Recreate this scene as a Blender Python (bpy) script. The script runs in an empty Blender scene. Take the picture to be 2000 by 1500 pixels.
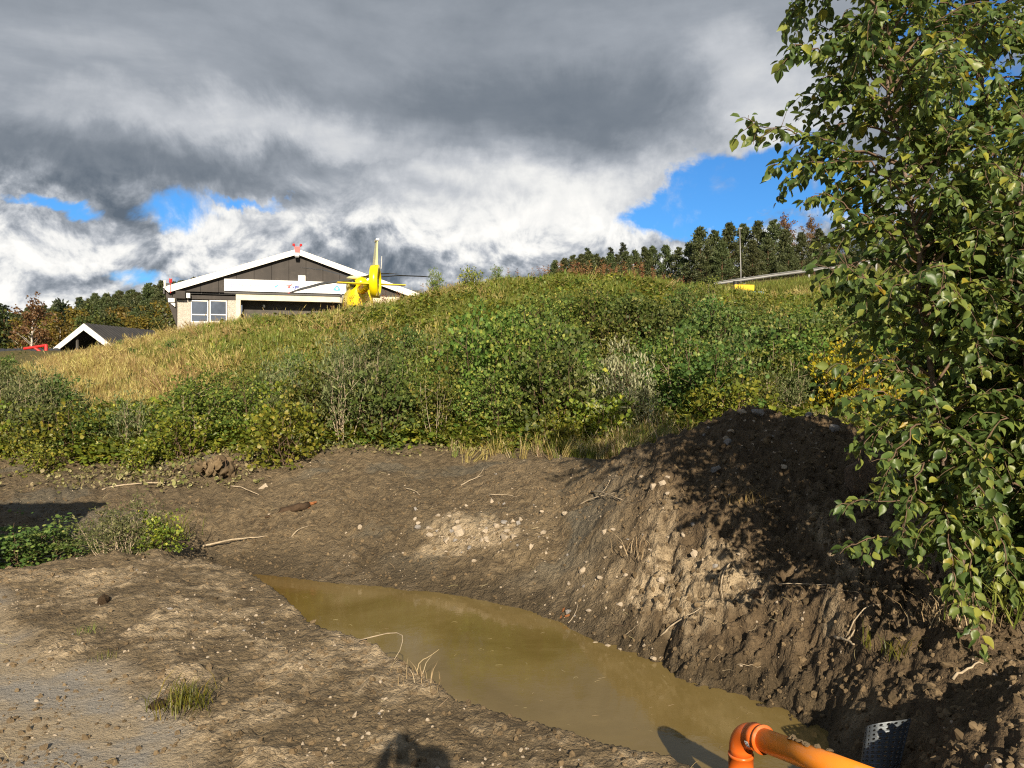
import bpy, bmesh, math, random
import numpy as np
from mathutils import Vector, Matrix, Euler

S = bpy.context.scene
R = math.radians
COL = S.collection
F = 1500.0                      # focal length in pixels of the 2000 px wide photograph
CAM = np.array([0.0, 0.0, 1.6])

# ------------------------------------------------------------------ camera
cd = bpy.data.cameras.new('camera'); cam = bpy.data.objects.new('camera', cd); COL.objects.link(cam)
cam.location = CAM; cam.rotation_euler = (R(90), 0, 0)
cd.sensor_width = 36; cd.lens = 27.0; cd.clip_start = 0.02; cd.clip_end = 6000
S.camera = cam
S.view_settings.view_transform = 'Standard'; S.view_settings.look = 'None'
S.cycles.use_denoising = False; S.cycles.filter_width = 1.2
S.cycles.max_bounces = 5; S.cycles.diffuse_bounces = 2; S.cycles.glossy_bounces = 2; S.cycles.transmission_bounces = 3; S.cycles.transparent_max_bounces = 4
S.view_settings.gamma = 1; S.view_settings.exposure = 0.80

# ------------------------------------------------------------------ sun and sky
SUN_TRAVEL = Vector((-211, 1500, -690)).normalized()     # light travels along the photographer's shadow
SUN_EL = math.asin(-SUN_TRAVEL.z)
SUN_AZ = math.atan2(-SUN_TRAVEL.x, -SUN_TRAVEL.y)         # from +Y, clockwise
sl = bpy.data.lights.new('sun', 'SUN'); sl.energy = 5.0; sl.angle = R(0.53); sl.color = (1.0, 0.87, 0.68)
so = bpy.data.objects.new('sun', sl); COL.objects.link(so)
so.rotation_euler = SUN_TRAVEL.to_track_quat('-Z', 'Y').to_euler(); so.location = (8, -20, 30)


class NT:
    """small helper to write node trees as expressions"""
    def __init__(s, tree): s.t = tree; s.n = tree.nodes; s.l = tree.links
    def node(s, kind, **kw):
        nd = s.n.new(kind)
        for k, v in kw.items(): setattr(nd, k, v)
        return nd
    def put(s, sock, v):
        if hasattr(v, 'is_output') or isinstance(v, bpy.types.NodeSocket): s.l.new(v, sock)
        elif v is not None: sock.default_value = v
    def m(s, op, a, b=None, c=None, clamp=False):
        nd = s.node('ShaderNodeMath', operation=op); nd.use_clamp = clamp
        s.put(nd.inputs[0], a)
        if b is not None: s.put(nd.inputs[1], b)
        if c is not None: s.put(nd.inputs[2], c)
        return nd.outputs[0]
    def vm(s, op, a, b=None):
        nd = s.node('ShaderNodeVectorMath', operation=op); s.put(nd.inputs[0], a)
        if b is not None: s.put(nd.inputs[1], b)
        return nd.outputs[0]
    def ramp(s, f, lo, hi, a=0.0, b=1.0):
        nd = s.node('ShaderNodeMapRange'); nd.interpolation_type = 'SMOOTHSTEP'
        s.put(nd.inputs['Value'], f)
        for k, v in (('From Min', lo), ('From Max', hi), ('To Min', a), ('To Max', b)): s.put(nd.inputs[k], v)
        return nd.outputs['Result']
    def mix(s, f, a, b, blend='MIX'):
        nd = s.node('ShaderNodeMix', data_type='RGBA', blend_type=blend)
        s.put(nd.inputs[0], f); s.put(nd.inputs[6], col4(a)); s.put(nd.inputs[7], col4(b))
        return nd.outputs[2]
    def noise(s, vec, scale, detail=4, rough=0.5, dist=0.0, out='Fac'):
        nd = s.node('ShaderNodeTexNoise'); s.put(nd.inputs['Vector'], vec)
        s.put(nd.inputs['Scale'], scale); nd.inputs['Detail'].default_value = detail
        nd.inputs['Roughness'].default_value = rough; nd.inputs['Distortion'].default_value = dist
        return nd.outputs[0] if out == 'Fac' else nd.outputs['Color']
    def cramp(s, f, stops):
        nd = s.node('ShaderNodeValToRGB'); s.put(nd.inputs[0], f)
        e = nd.color_ramp.elements
        while len(e) > 1: e.remove(e[-1])
        e[0].position, e[0].color = stops[0][0], col4(stops[0][1])
        for p, c in stops[1:]:
            k = e.new(p); k.color = col4(c)
        return nd.outputs[0]


def col4(c):
    if isinstance(c, (tuple, list)) and len(c) == 3: return (c[0], c[1], c[2], 1.0)
    return c


def make_world():
    w = bpy.data.worlds.new('World'); S.world = w; w.use_nodes = True
    w.node_tree.nodes.clear(); T = NT(w.node_tree)
    out = T.node('ShaderNodeOutputWorld'); bg = T.node('ShaderNodeBackground')
    T.l.new(bg.outputs[0], out.inputs[0])
    sky = T.node('ShaderNodeTexSky'); sky.sky_type = 'NISHITA'; sky.sun_disc = False
    sky.sun_elevation = SUN_EL; sky.sun_rotation = SUN_AZ
    sky.air_density = 1.0; sky.dust_density = 0.3; sky.ozone_density = 2.5
    d = T.vm('NORMALIZE', T.node('ShaderNodeTexCoord').outputs['Generated'])
    sp = T.node('ShaderNodeSeparateXYZ'); T.l.new(d, sp.inputs[0])
    x, y, z = sp.outputs
    az = T.m('MULTIPLY', T.m('ARCTAN2', x, y), 57.2958)           # degrees, 0 = straight ahead
    el = T.m('MULTIPLY', T.m('ARCSINE', z), 57.2958)
    # cloud space: the direction stretched flat towards the horizon, as a layer of cloud is seen
    zz = T.m('ADD', T.m('MAXIMUM', z, 0.0), 0.46)
    cv = T.node('ShaderNodeCombineXYZ')
    T.put(cv.inputs[0], T.m('DIVIDE', x, zz)); T.put(cv.inputs[1], T.m('DIVIDE', y, zz)); T.put(cv.inputs[2], T.m('MULTIPLY', z, 3.2))
    P = cv.outputs[0]
    # warp for ragged outlines, in degrees
    wn = T.noise(d, 5.0, 7, 0.62, 0.3, out='Color')
    ws = T.node('ShaderNodeSeparateXYZ'); T.l.new(wn, ws.inputs[0])
    wx = T.m('MULTIPLY', T.m('SUBTRACT', ws.outputs[0], 0.5), 15.0)
    wz = T.m('MULTIPLY', T.m('SUBTRACT', ws.outputs[2], 0.5), 9.0)
    A, E = T.m('ADD', az, wx), T.m('ADD', el, wz)

    def blob(px, py, rx, ry, soft=0.55):
        a0 = math.degrees(math.atan2(px - 1000, F)); L = math.hypot(px - 1000, F)
        e0 = math.degrees(math.atan2(750 - py, L))
        rx, ry = rx / F * 57.3 * (F / L), ry / F * 57.3 * (F / L)
        u = T.m('MULTIPLY', T.m('SUBTRACT', A, a0), 1 / rx); v = T.m('MULTIPLY', T.m('SUBTRACT', E, e0), 1 / ry)
        q = T.m('SQRT', T.m('ADD', T.m('MULTIPLY', u, u), T.m('MULTIPLY', v, v)))
        return T.ramp(q, 1.0 + soft, 1.0 - soft)

    def union(bl):
        r = bl[0]
        for b in bl[1:]: r = T.m('MAXIMUM', r, b)
        return r
    n1 = T.noise(P, 2.3, 6, 0.55, 0.25)
    n2 = T.noise(T.vm('ADD', P, (0.0, 0.04, 0.06)), 2.3, 6, 0.55, 0.25)
    puff = T.m('SUBTRACT', n1, n2)                                   # relief: side of a puff towards the light
    fine = T.noise(d, 13.0, 7, 0.60, 0.35)
    fine2 = T.noise(T.vm('ADD', d, (0.0, 0.0, 0.016)), 13.0, 7, 0.60, 0.35)
    relief = T.m('ADD', T.m('MULTIPLY', puff, 1.3), T.m('MULTIPLY', T.m('SUBTRACT', fine, fine2), T.ramp(T.m('ADD', el, wz), 20.0, 9.0, 0.35, 2.9)))
    broad = T.noise(P, 1.0, 3, 0.42, 0.2)
    # tone of the cloud: a dark deck overhead whose lower edge runs just above the roofs, bright cumulus below it
    deck = T.ramp(T.m('ADD', E, T.m('MULTIPLY', T.m('SUBTRACT', broad, 0.5), 6.0)), 10.5, 15.5)
    bright = union([blob(1020, 400, 390, 105), blob(1490, 235, 130, 130), blob(60, 520, 170, 110), blob(470, 455, 190, 62), blob(1210, 445, 90, 50), blob(560, 265, 330, 45, 0.9)])
    veil = union([blob(120, 120, 330, 130, .95), blob(700, 60, 240, 70, .95), blob(1200, 60, 260, 60, .95)])
    dark = union([blob(150, 445, 130, 62, 0.4), blob(620, 365, 230, 45, 0.6), blob(800, 505, 170, 34, 0.9), blob(1120, 470, 150, 22, .9), blob(1420, 375, 60, 26, 0.6), blob(1150, 235, 420, 65, .8), blob(300, 325, 420, 45, .8)])
    tone = T.m('ADD', T.m('ADD', T.m('MULTIPLY', deck, -0.17), 0.47), T.m('MULTIPLY', veil, 0.10))
    tone = T.m('ADD', tone, T.m('MULTIPLY', bright, 0.33))
    tone = T.m('SUBTRACT', tone, T.m('MULTIPLY', dark, T.ramp(deck, 0, 1, .26, .13)))
    tone = T.m('ADD', tone, T.m('MULTIPLY', T.m('SUBTRACT', broad, 0.5), 0.50))
    tone = T.m('ADD', tone, T.m('MULTIPLY', relief, T.ramp(deck, 0.0, 1.0, 0.95, 0.34)))
    tone = T.m('ADD', tone, T.m('MULTIPLY', T.m('SUBTRACT', n1, 0.5), 0.26))
    cloud = T.cramp(tone, [(0.0, (0.100, 0.126, 0.160)), (0.22, (0.170, 0.196, 0.230)), (0.42, (0.285, 0.312, 0.350)),
                           (0.60, (0.47, 0.49, 0.52)), (0.80, (0.73, 0.73, 0.715)), (1.0, (0.86, 0.845, 0.81))])
    # gaps of blue between the clouds
    small = union([blob(310, 405, 95, 30, 0.9), blob(215, 517, 70, 22, 0.9), blob(500, 402, 100, 14, 0.9), blob(320, 545, 65, 28, 0.9), blob(60, 400, 60, 12, .9)])
    gap = union([blob(1400, 405, 165, 58, 0.45), blob(1540, 380, 130, 75, 0.5), T.m('MULTIPLY', small, .72),
                 blob(1840, 40, 130, 60, 0.6), blob(1960, 180, 120, 90, 0.6)])
    # elsewhere on the dome the same kind of broken cloud, from noise alone
    off = T.ramp(T.m('ABSOLUTE', az), 38.0, 52.0)
    gap2 = T.m('MULTIPLY', T.ramp(n1, 0.44, 0.36), off)
    g = T.m('MAXIMUM', gap, gap2)
    g = T.m('ADD', g, T.m('MULTIPLY', T.m('SUBTRACT', 0.5, fine), 1.35))
    g = T.ramp(g, 0.30, 0.80)
    blue = T.vm('MULTIPLY', sky.outputs[0], (0.25, 0.54, 0.82))
    wisp = T.m('MULTIPLY', T.ramp(fine, 0.55, 0.75), 0.5)
    cl = T.vm('SCALE', cloud); T.n[-1].inputs['Scale'].default_value = 7.0
    bl2 = T.mix(wisp, blue, cl)
    T.l.new(T.mix(g, cl, bl2), bg.inputs[0])
    w.cycles.sampling_method = 'MANUAL'; w.cycles.sample_map_resolution = 256
    bg.inputs[1].default_value = 0.1


make_world()

# ------------------------------------------------------------------ numeric noise
def vnoise(x, y, seed=0):
    xi = np.floor(x).astype(np.int64); yi = np.floor(y).astype(np.int64)
    fx = x - xi; fy = y - yi
    fx = fx * fx * fx * (fx * (fx * 6 - 15) + 10); fy = fy * fy * fy * (fy * (fy * 6 - 15) + 10)
    def h(a, b):
        n = (a * 374761393 + b * 668265263 + seed * 974634821) & 0xffffffff
        n = ((n ^ (n >> 13)) * 1274126177) & 0xffffffff
        n = (n ^ (n >> 16)) & 0xffffffff
        return n / 4294967295.0
    a = h(xi, yi); b = h(xi + 1, yi); c = h(xi, yi + 1); d = h(xi + 1, yi + 1)
    return (a + (b - a) * fx) * (1 - fy) + (c + (d - c) * fx) * fy

def fbm(x, y, octaves=4, seed=0, gain=0.5):
    s = 0; a = 1.0; t = 0
    for k in range(octaves):
        s = s + a * vnoise(x, y, seed + k * 17); t += a
        x = x * 2.03 + 13.7; y = y * 2.03 + 7.1; a *= gain
    return s / t - 0.5

def sstep(x, a, b):
    t = np.clip((x - a) / (b - a), 0, 1); return t * t * (3 - 2 * t)

# ------------------------------------------------------------------ mesh helpers
def tag(o, label=None, cat=None, group=None, kind=None):
    if label: o['label'] = label
    if cat: o['category'] = cat
    if group: o['group'] = group
    if kind: o['kind'] = kind
    return o

def empty(name, loc=(0, 0, 0), rz=0.0, label=None, cat=None, group=None):
    o = bpy.data.objects.new(name, None); COL.objects.link(o)
    o.location = loc; o.rotation_euler = (0, 0, rz); o.empty_display_size = 0.2
    return tag(o, label, cat, group)

def mesh_np(name, V, Fc, smooth=False):
    V = np.ascontiguousarray(V, np.float32); Fc = np.ascontiguousarray(Fc, np.int32)
    me = bpy.data.meshes.new(name); m, k = Fc.shape
    me.vertices.add(len(V)); me.vertices.foreach_set('co', V.ravel())
    me.loops.add(m * k); me.loops.foreach_set('vertex_index', Fc.ravel())
    me.polygons.add(m); me.polygons.foreach_set('loop_start', np.arange(0, m * k, k, dtype=np.int32))
    if smooth: me.polygons.foreach_set('use_smooth', np.ones(m, dtype=bool))
    me.update(calc_edges=True); me.validate()
    return me

def link(name, me, mat=None, parent=None, loc=None, rot=None):
    o = bpy.data.objects.new(name, me); COL.objects.link(o)
    if mat is not None and me is not None and not me.materials: me.materials.append(mat)
    if parent is not None: o.parent = parent
    if loc is not None: o.location = loc
    if rot is not None: o.rotation_euler = rot
    return o

class MB:
    """collects simple shapes into one mesh"""
    def __init__(s): s.v = []; s.f = []
    def add(s, vs, fs):
        b = len(s.v); s.v += [tuple(map(float, p)) for p in vs]; s.f += [tuple(b + i for i in f) for f in fs]; return s
    def box(s, x0, x1, y0, y1, z0, z1):
        return s.add([(x0, y0, z0), (x1, y0, z0), (x1, y1, z0), (x0, y1, z0), (x0, y0, z1), (x1, y0, z1), (x1, y1, z1), (x0, y1, z1)],
                     [(0, 3, 2, 1), (4, 5, 6, 7), (0, 1, 5, 4), (1, 2, 6, 5), (2, 3, 7, 6), (3, 0, 4, 7)])
    def prism(s, poly, axis, a, b):
        """poly of 2D points, extruded along axis from a to b"""
        n = len(poly)
        def p3(p, t): return {'x': (t, p[0], p[1]), 'y': (p[0], t, p[1]), 'z': (p[0], p[1], t)}[axis]
        vs = [p3(p, a) for p in poly] + [p3(p, b) for p in poly]
        return s.add(vs, [tuple(range(n))[::-1], tuple(range(n, 2 * n))] + [(i, (i + 1) % n, n + (i + 1) % n, n + i) for i in range(n)])
    def tube(s, pts, rad, n=6, cap=True):
        pts = [Vector(p) for p in pts]
        if not hasattr(rad, '__len__'): rad = [rad] * len(pts)
        rings = []; b = len(s.v); up = None
        for i, p in enumerate(pts):
            t = (pts[min(i + 1, len(pts) - 1)] - pts[max(i - 1, 0)])
            t = t.normalized() if t.length > 1e-9 else Vector((0, 0, 1))
            if up is None: up = t.orthogonal().normalized()
            up = (up - t * up.dot(t)); up = up.normalized() if up.length > 1e-6 else t.orthogonal().normalized()
            w = t.cross(up)
            for k in range(n):
                a = 2 * math.pi * k / n
                s.v.append(tuple(p + (up * math.cos(a) + w * math.sin(a)) * rad[i]))
        for i in range(len(pts) - 1):
            for k in range(n):
                s.f.append((b + i * n + k, b + i * n + (k + 1) % n, b + (i + 1) * n + (k + 1) % n, b + (i + 1) * n + k))
        if cap:
            s.f.append(tuple(b + k for k in range(n))[::-1]); s.f.append(tuple(b + (len(pts) - 1) * n + k for k in range(n)))
        return s
    def loft(s, rings, cap=True):
        n = len(rings[0]); b = len(s.v)
        for r in rings: s.v += [tuple(map(float, p)) for p in r]
        for i in range(len(rings) - 1):
            for k in range(n):
                s.f.append((b + i * n + k, b + i * n + (k + 1) % n, b + (i + 1) * n + (k + 1) % n, b + (i + 1) * n + k))
        if cap:
            s.f.append(tuple(b + k for k in range(n))[::-1]); s.f.append(tuple(b + (len(rings) - 1) * n + k for k in range(n)))
        return s
    def mesh(s, name, smooth=False):
        me = bpy.data.meshes.new(name); me.from_pydata(s.v, [], s.f); me.update()
        if smooth:
            for p in me.polygons: p.use_smooth = True
        return me
    def build(s, name, mat, parent=None, smooth=False, bevel=0.0, loc=None, rot=None):
        me = s.mesh(name, smooth)
        if bevel:
            bm = bmesh.new(); bm.from_mesh(me)
            bmesh.ops.bevel(bm, geom=bm.edges[:], offset=bevel, segments=2, profile=0.6, affect='EDGES', clamp_overlap=True)
            bm.to_mesh(me); bm.free()
        bm = bmesh.new(); bm.from_mesh(me); bmesh.ops.recalc_face_normals(bm, faces=bm.faces); bm.to_mesh(me); bm.free()
        return link(name, me, mat, parent, loc, rot)

# ------------------------------------------------------------------ materials
MATS = {}
def principled(name, base=(0.5, 0.5, 0.5), rough=0.6, metal=0.0, spec=0.5, vary=0.12, vscale=3.0, bump=0.0, bscale=40.0, dirt=None):
    """procedural paint/plastic/metal: a little uneven in tone and gloss, optional grain and dirt"""
    m = bpy.data.materials.new(name); m.use_nodes = True; T = NT(m.node_tree)
    b = T.n['Principled BSDF']
    tc = T.node('ShaderNodeTexCoord').outputs['Object']
    n = T.noise(tc, vscale, 6, 0.6)
    c = T.mix(T.ramp(n, 0.3, 0.7), tuple(v * (1 - vary) for v in base), tuple(min(1, v * (1 + vary)) for v in base))
    if dirt:
        c = T.mix(T.m('MULTIPLY', T.ramp(T.noise(tc, vscale * 2.7, 8, 0.65), 0.52, 0.72), dirt[1]), c, dirt[0])
    T.l.new(c, b.inputs['Base Color'])
    T.put(b.inputs['Roughness'], T.m('ADD', T.m('MULTIPLY', T.m('SUBTRACT', n, 0.5), 0.25), rough, clamp=True))
    b.inputs['Metallic'].default_value = metal; b.inputs['Specular IOR Level'].default_value = spec
    if bump:
        bn = T.node('ShaderNodeBump'); bn.inputs['Strength'].default_value = bump; bn.inputs['Distance'].default_value = 0.02
        T.put(bn.inputs['Height'], T.noise(tc, bscale, 6, 0.6)); T.l.new(bn.outputs[0], b.inputs['Normal'])
    MATS[name] = m
    return m

def leaf_mat(name, stops, trans=0.35, rough=0.42, spec=0.5, tint=0.25):
    """foliage: each leaf (mesh island) and each plant takes its own tone from the stops; thin, so light shines through"""
    m = bpy.data.materials.new(name); m.use_nodes = True; T = NT(m.node_tree)
    b = T.n['Principled BSDF']; out = T.n['Material Output']
    isl = T.node('ShaderNodeNewGeometry').outputs['Random Per Island']
    ob = T.node('ShaderNodeObjectInfo').outputs['Random']
    f = T.m('FRACT', T.m('ADD', isl, T.m('MULTIPLY', ob, 7.31)))
    c = T.cramp(f, stops)
    hs = T.node('ShaderNodeHueSaturation')
    T.put(hs.inputs['Hue'], T.m('ADD', 0.5, T.m('MULTIPLY', T.m('SUBTRACT', ob, 0.5), 0.06 * tint * 4)))
    T.put(hs.inputs['Value'], T.m('ADD', 1.0, T.m('MULTIPLY', T.m('SUBTRACT', ob, 0.5), tint * 2)))
    T.l.new(c, hs.inputs['Color']); c = hs.outputs[0]
    T.l.new(c, b.inputs['Base Color']); b.inputs['Roughness'].default_value = rough
    b.inputs['Specular IOR Level'].default_value = spec
    tr = T.node('ShaderNodeBsdfTranslucent')
    hs2 = T.node('ShaderNodeHueSaturation'); hs2.inputs['Hue'].default_value = 0.485; hs2.inputs['Value'].default_value = 1.7
    T.l.new(c, hs2.inputs['Color']); T.l.new(hs2.outputs[0], tr.inputs[0])
    mx = T.node('ShaderNodeMixShader'); mx.inputs[0].default_value = trans
    T.l.new(b.outputs[0], mx.inputs[1]); T.l.new(tr.outputs[0], mx.inputs[2]); T.l.new(mx.outputs[0], out.inputs[0])
    MATS[name] = m
    return m
# ------------------------------------------------------------------ the lie of the land
# cross-sections of the ground (distance, height) along lines of sight, given by column of the photograph:
# far lip of the dirt pad, foot of the ditch wall, ditch floor, far water line, middle and top of the dug bank, behind it, foot of the hill
SECT = {
    -300: [(6.0, 0), (6.5, -.35), (8.0, -.35), (8.6, -.2), (10, .1), (11.5, .25), (12.2, .4), (14, .7)],
    0:    [(6.6, 0), (7.0, -.3), (8.2, -.35), (9.0, -.2), (10.3, .1), (11.5, .25), (12.3, .4), (14, .7)],
    200:  [(7.0, .02), (7.4, -.1), (8.0, -.14), (8.6, -.1), (10.3, .12), (11.5, .28), (12.2, .42), (14, .75)],
    330:  [(7.2, .05), (7.5, -.03), (8.0, -.1), (8.6, -.06), (10, .1), (11.3, .3), (12.1, .45), (14, .8)],
    430:  [(6.85, 0), (7.1, -.3), (7.6, -.43), (8.3, -.36), (9.6, .05), (11, .33), (12, .5), (14, .8)],
    500:  [(6.4, 0), (6.6, -.6), (7.4, -.7), (8.1, -.4), (9.5, .05), (11, .35), (12, .5), (14, .8)],
    640:  [(5.0, 0), (5.2, -.7), (7.1, -.8), (7.8, -.4), (9.2, .05), (10.8, .4), (11.8, .55), (14, .85)],
    900:  [(3.87, 0), (4.05, -.8), (6.6, -.8), (7.25, -.4), (8.6, .1), (10.5, .4), (11.5, .52), (14, .9)],
    1100: [(3.55, 0), (3.75, -.8), (5.8, -.8), (6.4, -.4), (8.0, .15), (9.8, .5), (11, .52), (14, .9)],
    1200: [(3.42, 0), (3.6, -.8), (5.3, -.8), (5.85, -.4), (7.2, .35), (8.8, .72), (10.5, .52), (14, .9)],
    1300: [(3.3, 0), (3.5, -.8), (4.85, -.8), (5.36, -.4), (6.7, .5), (8.0, .98), (9.6, .6), (14, .95)],
    1400: [(3.15, 0), (3.35, -.8), (4.5, -.8), (5.0, -.4), (6.4, .6), (7.8, 1.2), (9.4, .7), (14, 1.0)],
    1500: [(2.95, 0), (3.1, -.8), (4.2, -.8), (4.69, -.4), (6.2, .55), (7.6, 1.33), (9.2, .8), (14, 1.0)],
    1600: [(2.6, 0), (2.75, -.8), (3.9, -.8), (4.35, -.4), (5.9, .5), (7.5, 1.25), (9.2, .8), (14, 1.0)],
    1700: [(2.3, .1), (2.5, .0), (3.3, -.35), (3.9, -.2), (5.5, .4), (7.3, 1.1), (9.2, .8), (14, 1.0)],
    1850: [(2.0, .1), (2.6, .12), (3.2, .1), (3.8, .06), (5.2, .45), (7.0, .95), (9.0, .8), (14, 1.0)],
    2000: [(2.0, .15), (2.6, .2), (3.2, .3), (4.0, .17), (5.2, .4), (7.0, .85), (9.0, .8), (14, 1.0)],
    2300: [(2.0, .15), (2.6, .2), (3.2, .3), (4.0, .2), (5.2, .4), (7.0, .85), (9.0, .8), (14, 1.0)],
}
CREST = [(-400, 735), (-300, 725), (0, 734), (100, 704), (200, 679), (300, 655), (345, 645), (450, 623), (520, 615), (640, 606), (700, 599), (780, 582), (850, 566), (950, 548),
         (1050, 537), (1150, 530), (1250, 536), (1320, 548), (1380, 562), (1450, 570), (1600, 572), (1800, 575), (2400, 600)]
YR = 29.0
_pc = np.array(sorted(SECT)); _ky = np.array([[k[0] for k in SECT[p]] for p in _pc]); _kz = np.array([[k[1] for k in SECT[p]] for p in _pc])
_cp = np.array([c[0] for c in CREST]); _cz = np.array([1.6 + YR * (750 - c[1] - 14) / F for c in CREST])   # the grass itself stands a little above the ground

def far_land(x, y):
    """the plateau of the helipad, the road bank rising to the right, hills beyond"""
    p = 3.3 - 1.9 * sstep(-x, 24, 34) - 1.6 * sstep(-x, 34, 60)
    r = 7.6 + 0.14 * np.clip(x - 14, -20, 60) + 0.13 * np.clip(y - 50, -18, 70) + 0.05 * np.clip(y - 120, 0, 200)
    z = p + (r - p) * sstep(x + 0.06 * (y - 50), -4, 6)
    z = z + 23.0 * np.exp(-(((x + 84) / 58) ** 2 + ((y - 230) / 60) ** 2))
    z = z - 1.75 * np.exp(-(((x - 11.4) / 4.0) ** 2 + ((y - 40) / 3.6) ** 2))      # a parking bay cut into the bank
    return z + 1.2 * fbm(x * 0.03, y * 0.03, 3, 5)

def land(x, y):
    """smooth ground height without clods"""
    yy = np.maximum(y, 1.0); px = 1000 + F * x / yy
    px = px + 60 * fbm(x * 0.9, y * 0.9, 2, 31) * sstep(y, 3, 5)
    pxc = np.clip(px, _pc[0], _pc[-1])
    K = [np.interp(pxc, _pc, _ky[:, j]) for j in range(8)]; Z = [np.interp(pxc, _pc, _kz[:, j]) for j in range(8)]
    z = np.zeros_like(yy); y0 = np.full_like(yy, 1.0); z0 = np.zeros_like(yy)
    for j in range(8):
        t = np.clip((yy - y0) / np.maximum(K[j] - y0, 1e-3), 0, 1)
        tt = t if j in (4, 5) else t * t * (3 - 2 * t) * .6 + t * .4
        z = np.where(yy >= y0, z0 + (Z[j] - z0) * tt, z); y0, z0 = K[j], Z[j]
    zr = np.interp(np.clip(px, _cp[0], _cp[-1]), _cp, _cz)
    t = np.clip((yy - 14) / (YR - 14), 0, 1)
    s = 0.55 * t * (2 - t) + 0.45 * t
    z = np.where(yy > 14, z0 + (zr - z0) * s, z)
    g = sstep(yy, YR, YR + 9)
    return z * (1 - g) + far_land(x, y) * g

def axis_y():
    out = [-30, -20, -12, -8, -5, -3.5, -2.5, -1.5, -.5, .3, 1.0, 1.4, 1.8]; y = 2.0
    while y < 13.2: out.append(y); y += 0.016 + 0.0026 * max(0, y - 3)
    while y < 33: out.append(y); y += 0.14
    while y < 2500: out.append(y); y *= 1.045
    return np.array(out)

def axis_s():
    a = np.linspace(-0.60, 0.60, 620)
    b = np.array([0.62, .65, .7, .76, .85, 1.0, 1.2, 1.6, 2.2, 3.0])
    return np.concatenate([-b[::-1], a, b])

GY, GS = axis_y(), axis_s()
def _spread(y): return np.maximum(y, 0) + 2.2 + np.maximum(-y, 0) * 1.5

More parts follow.
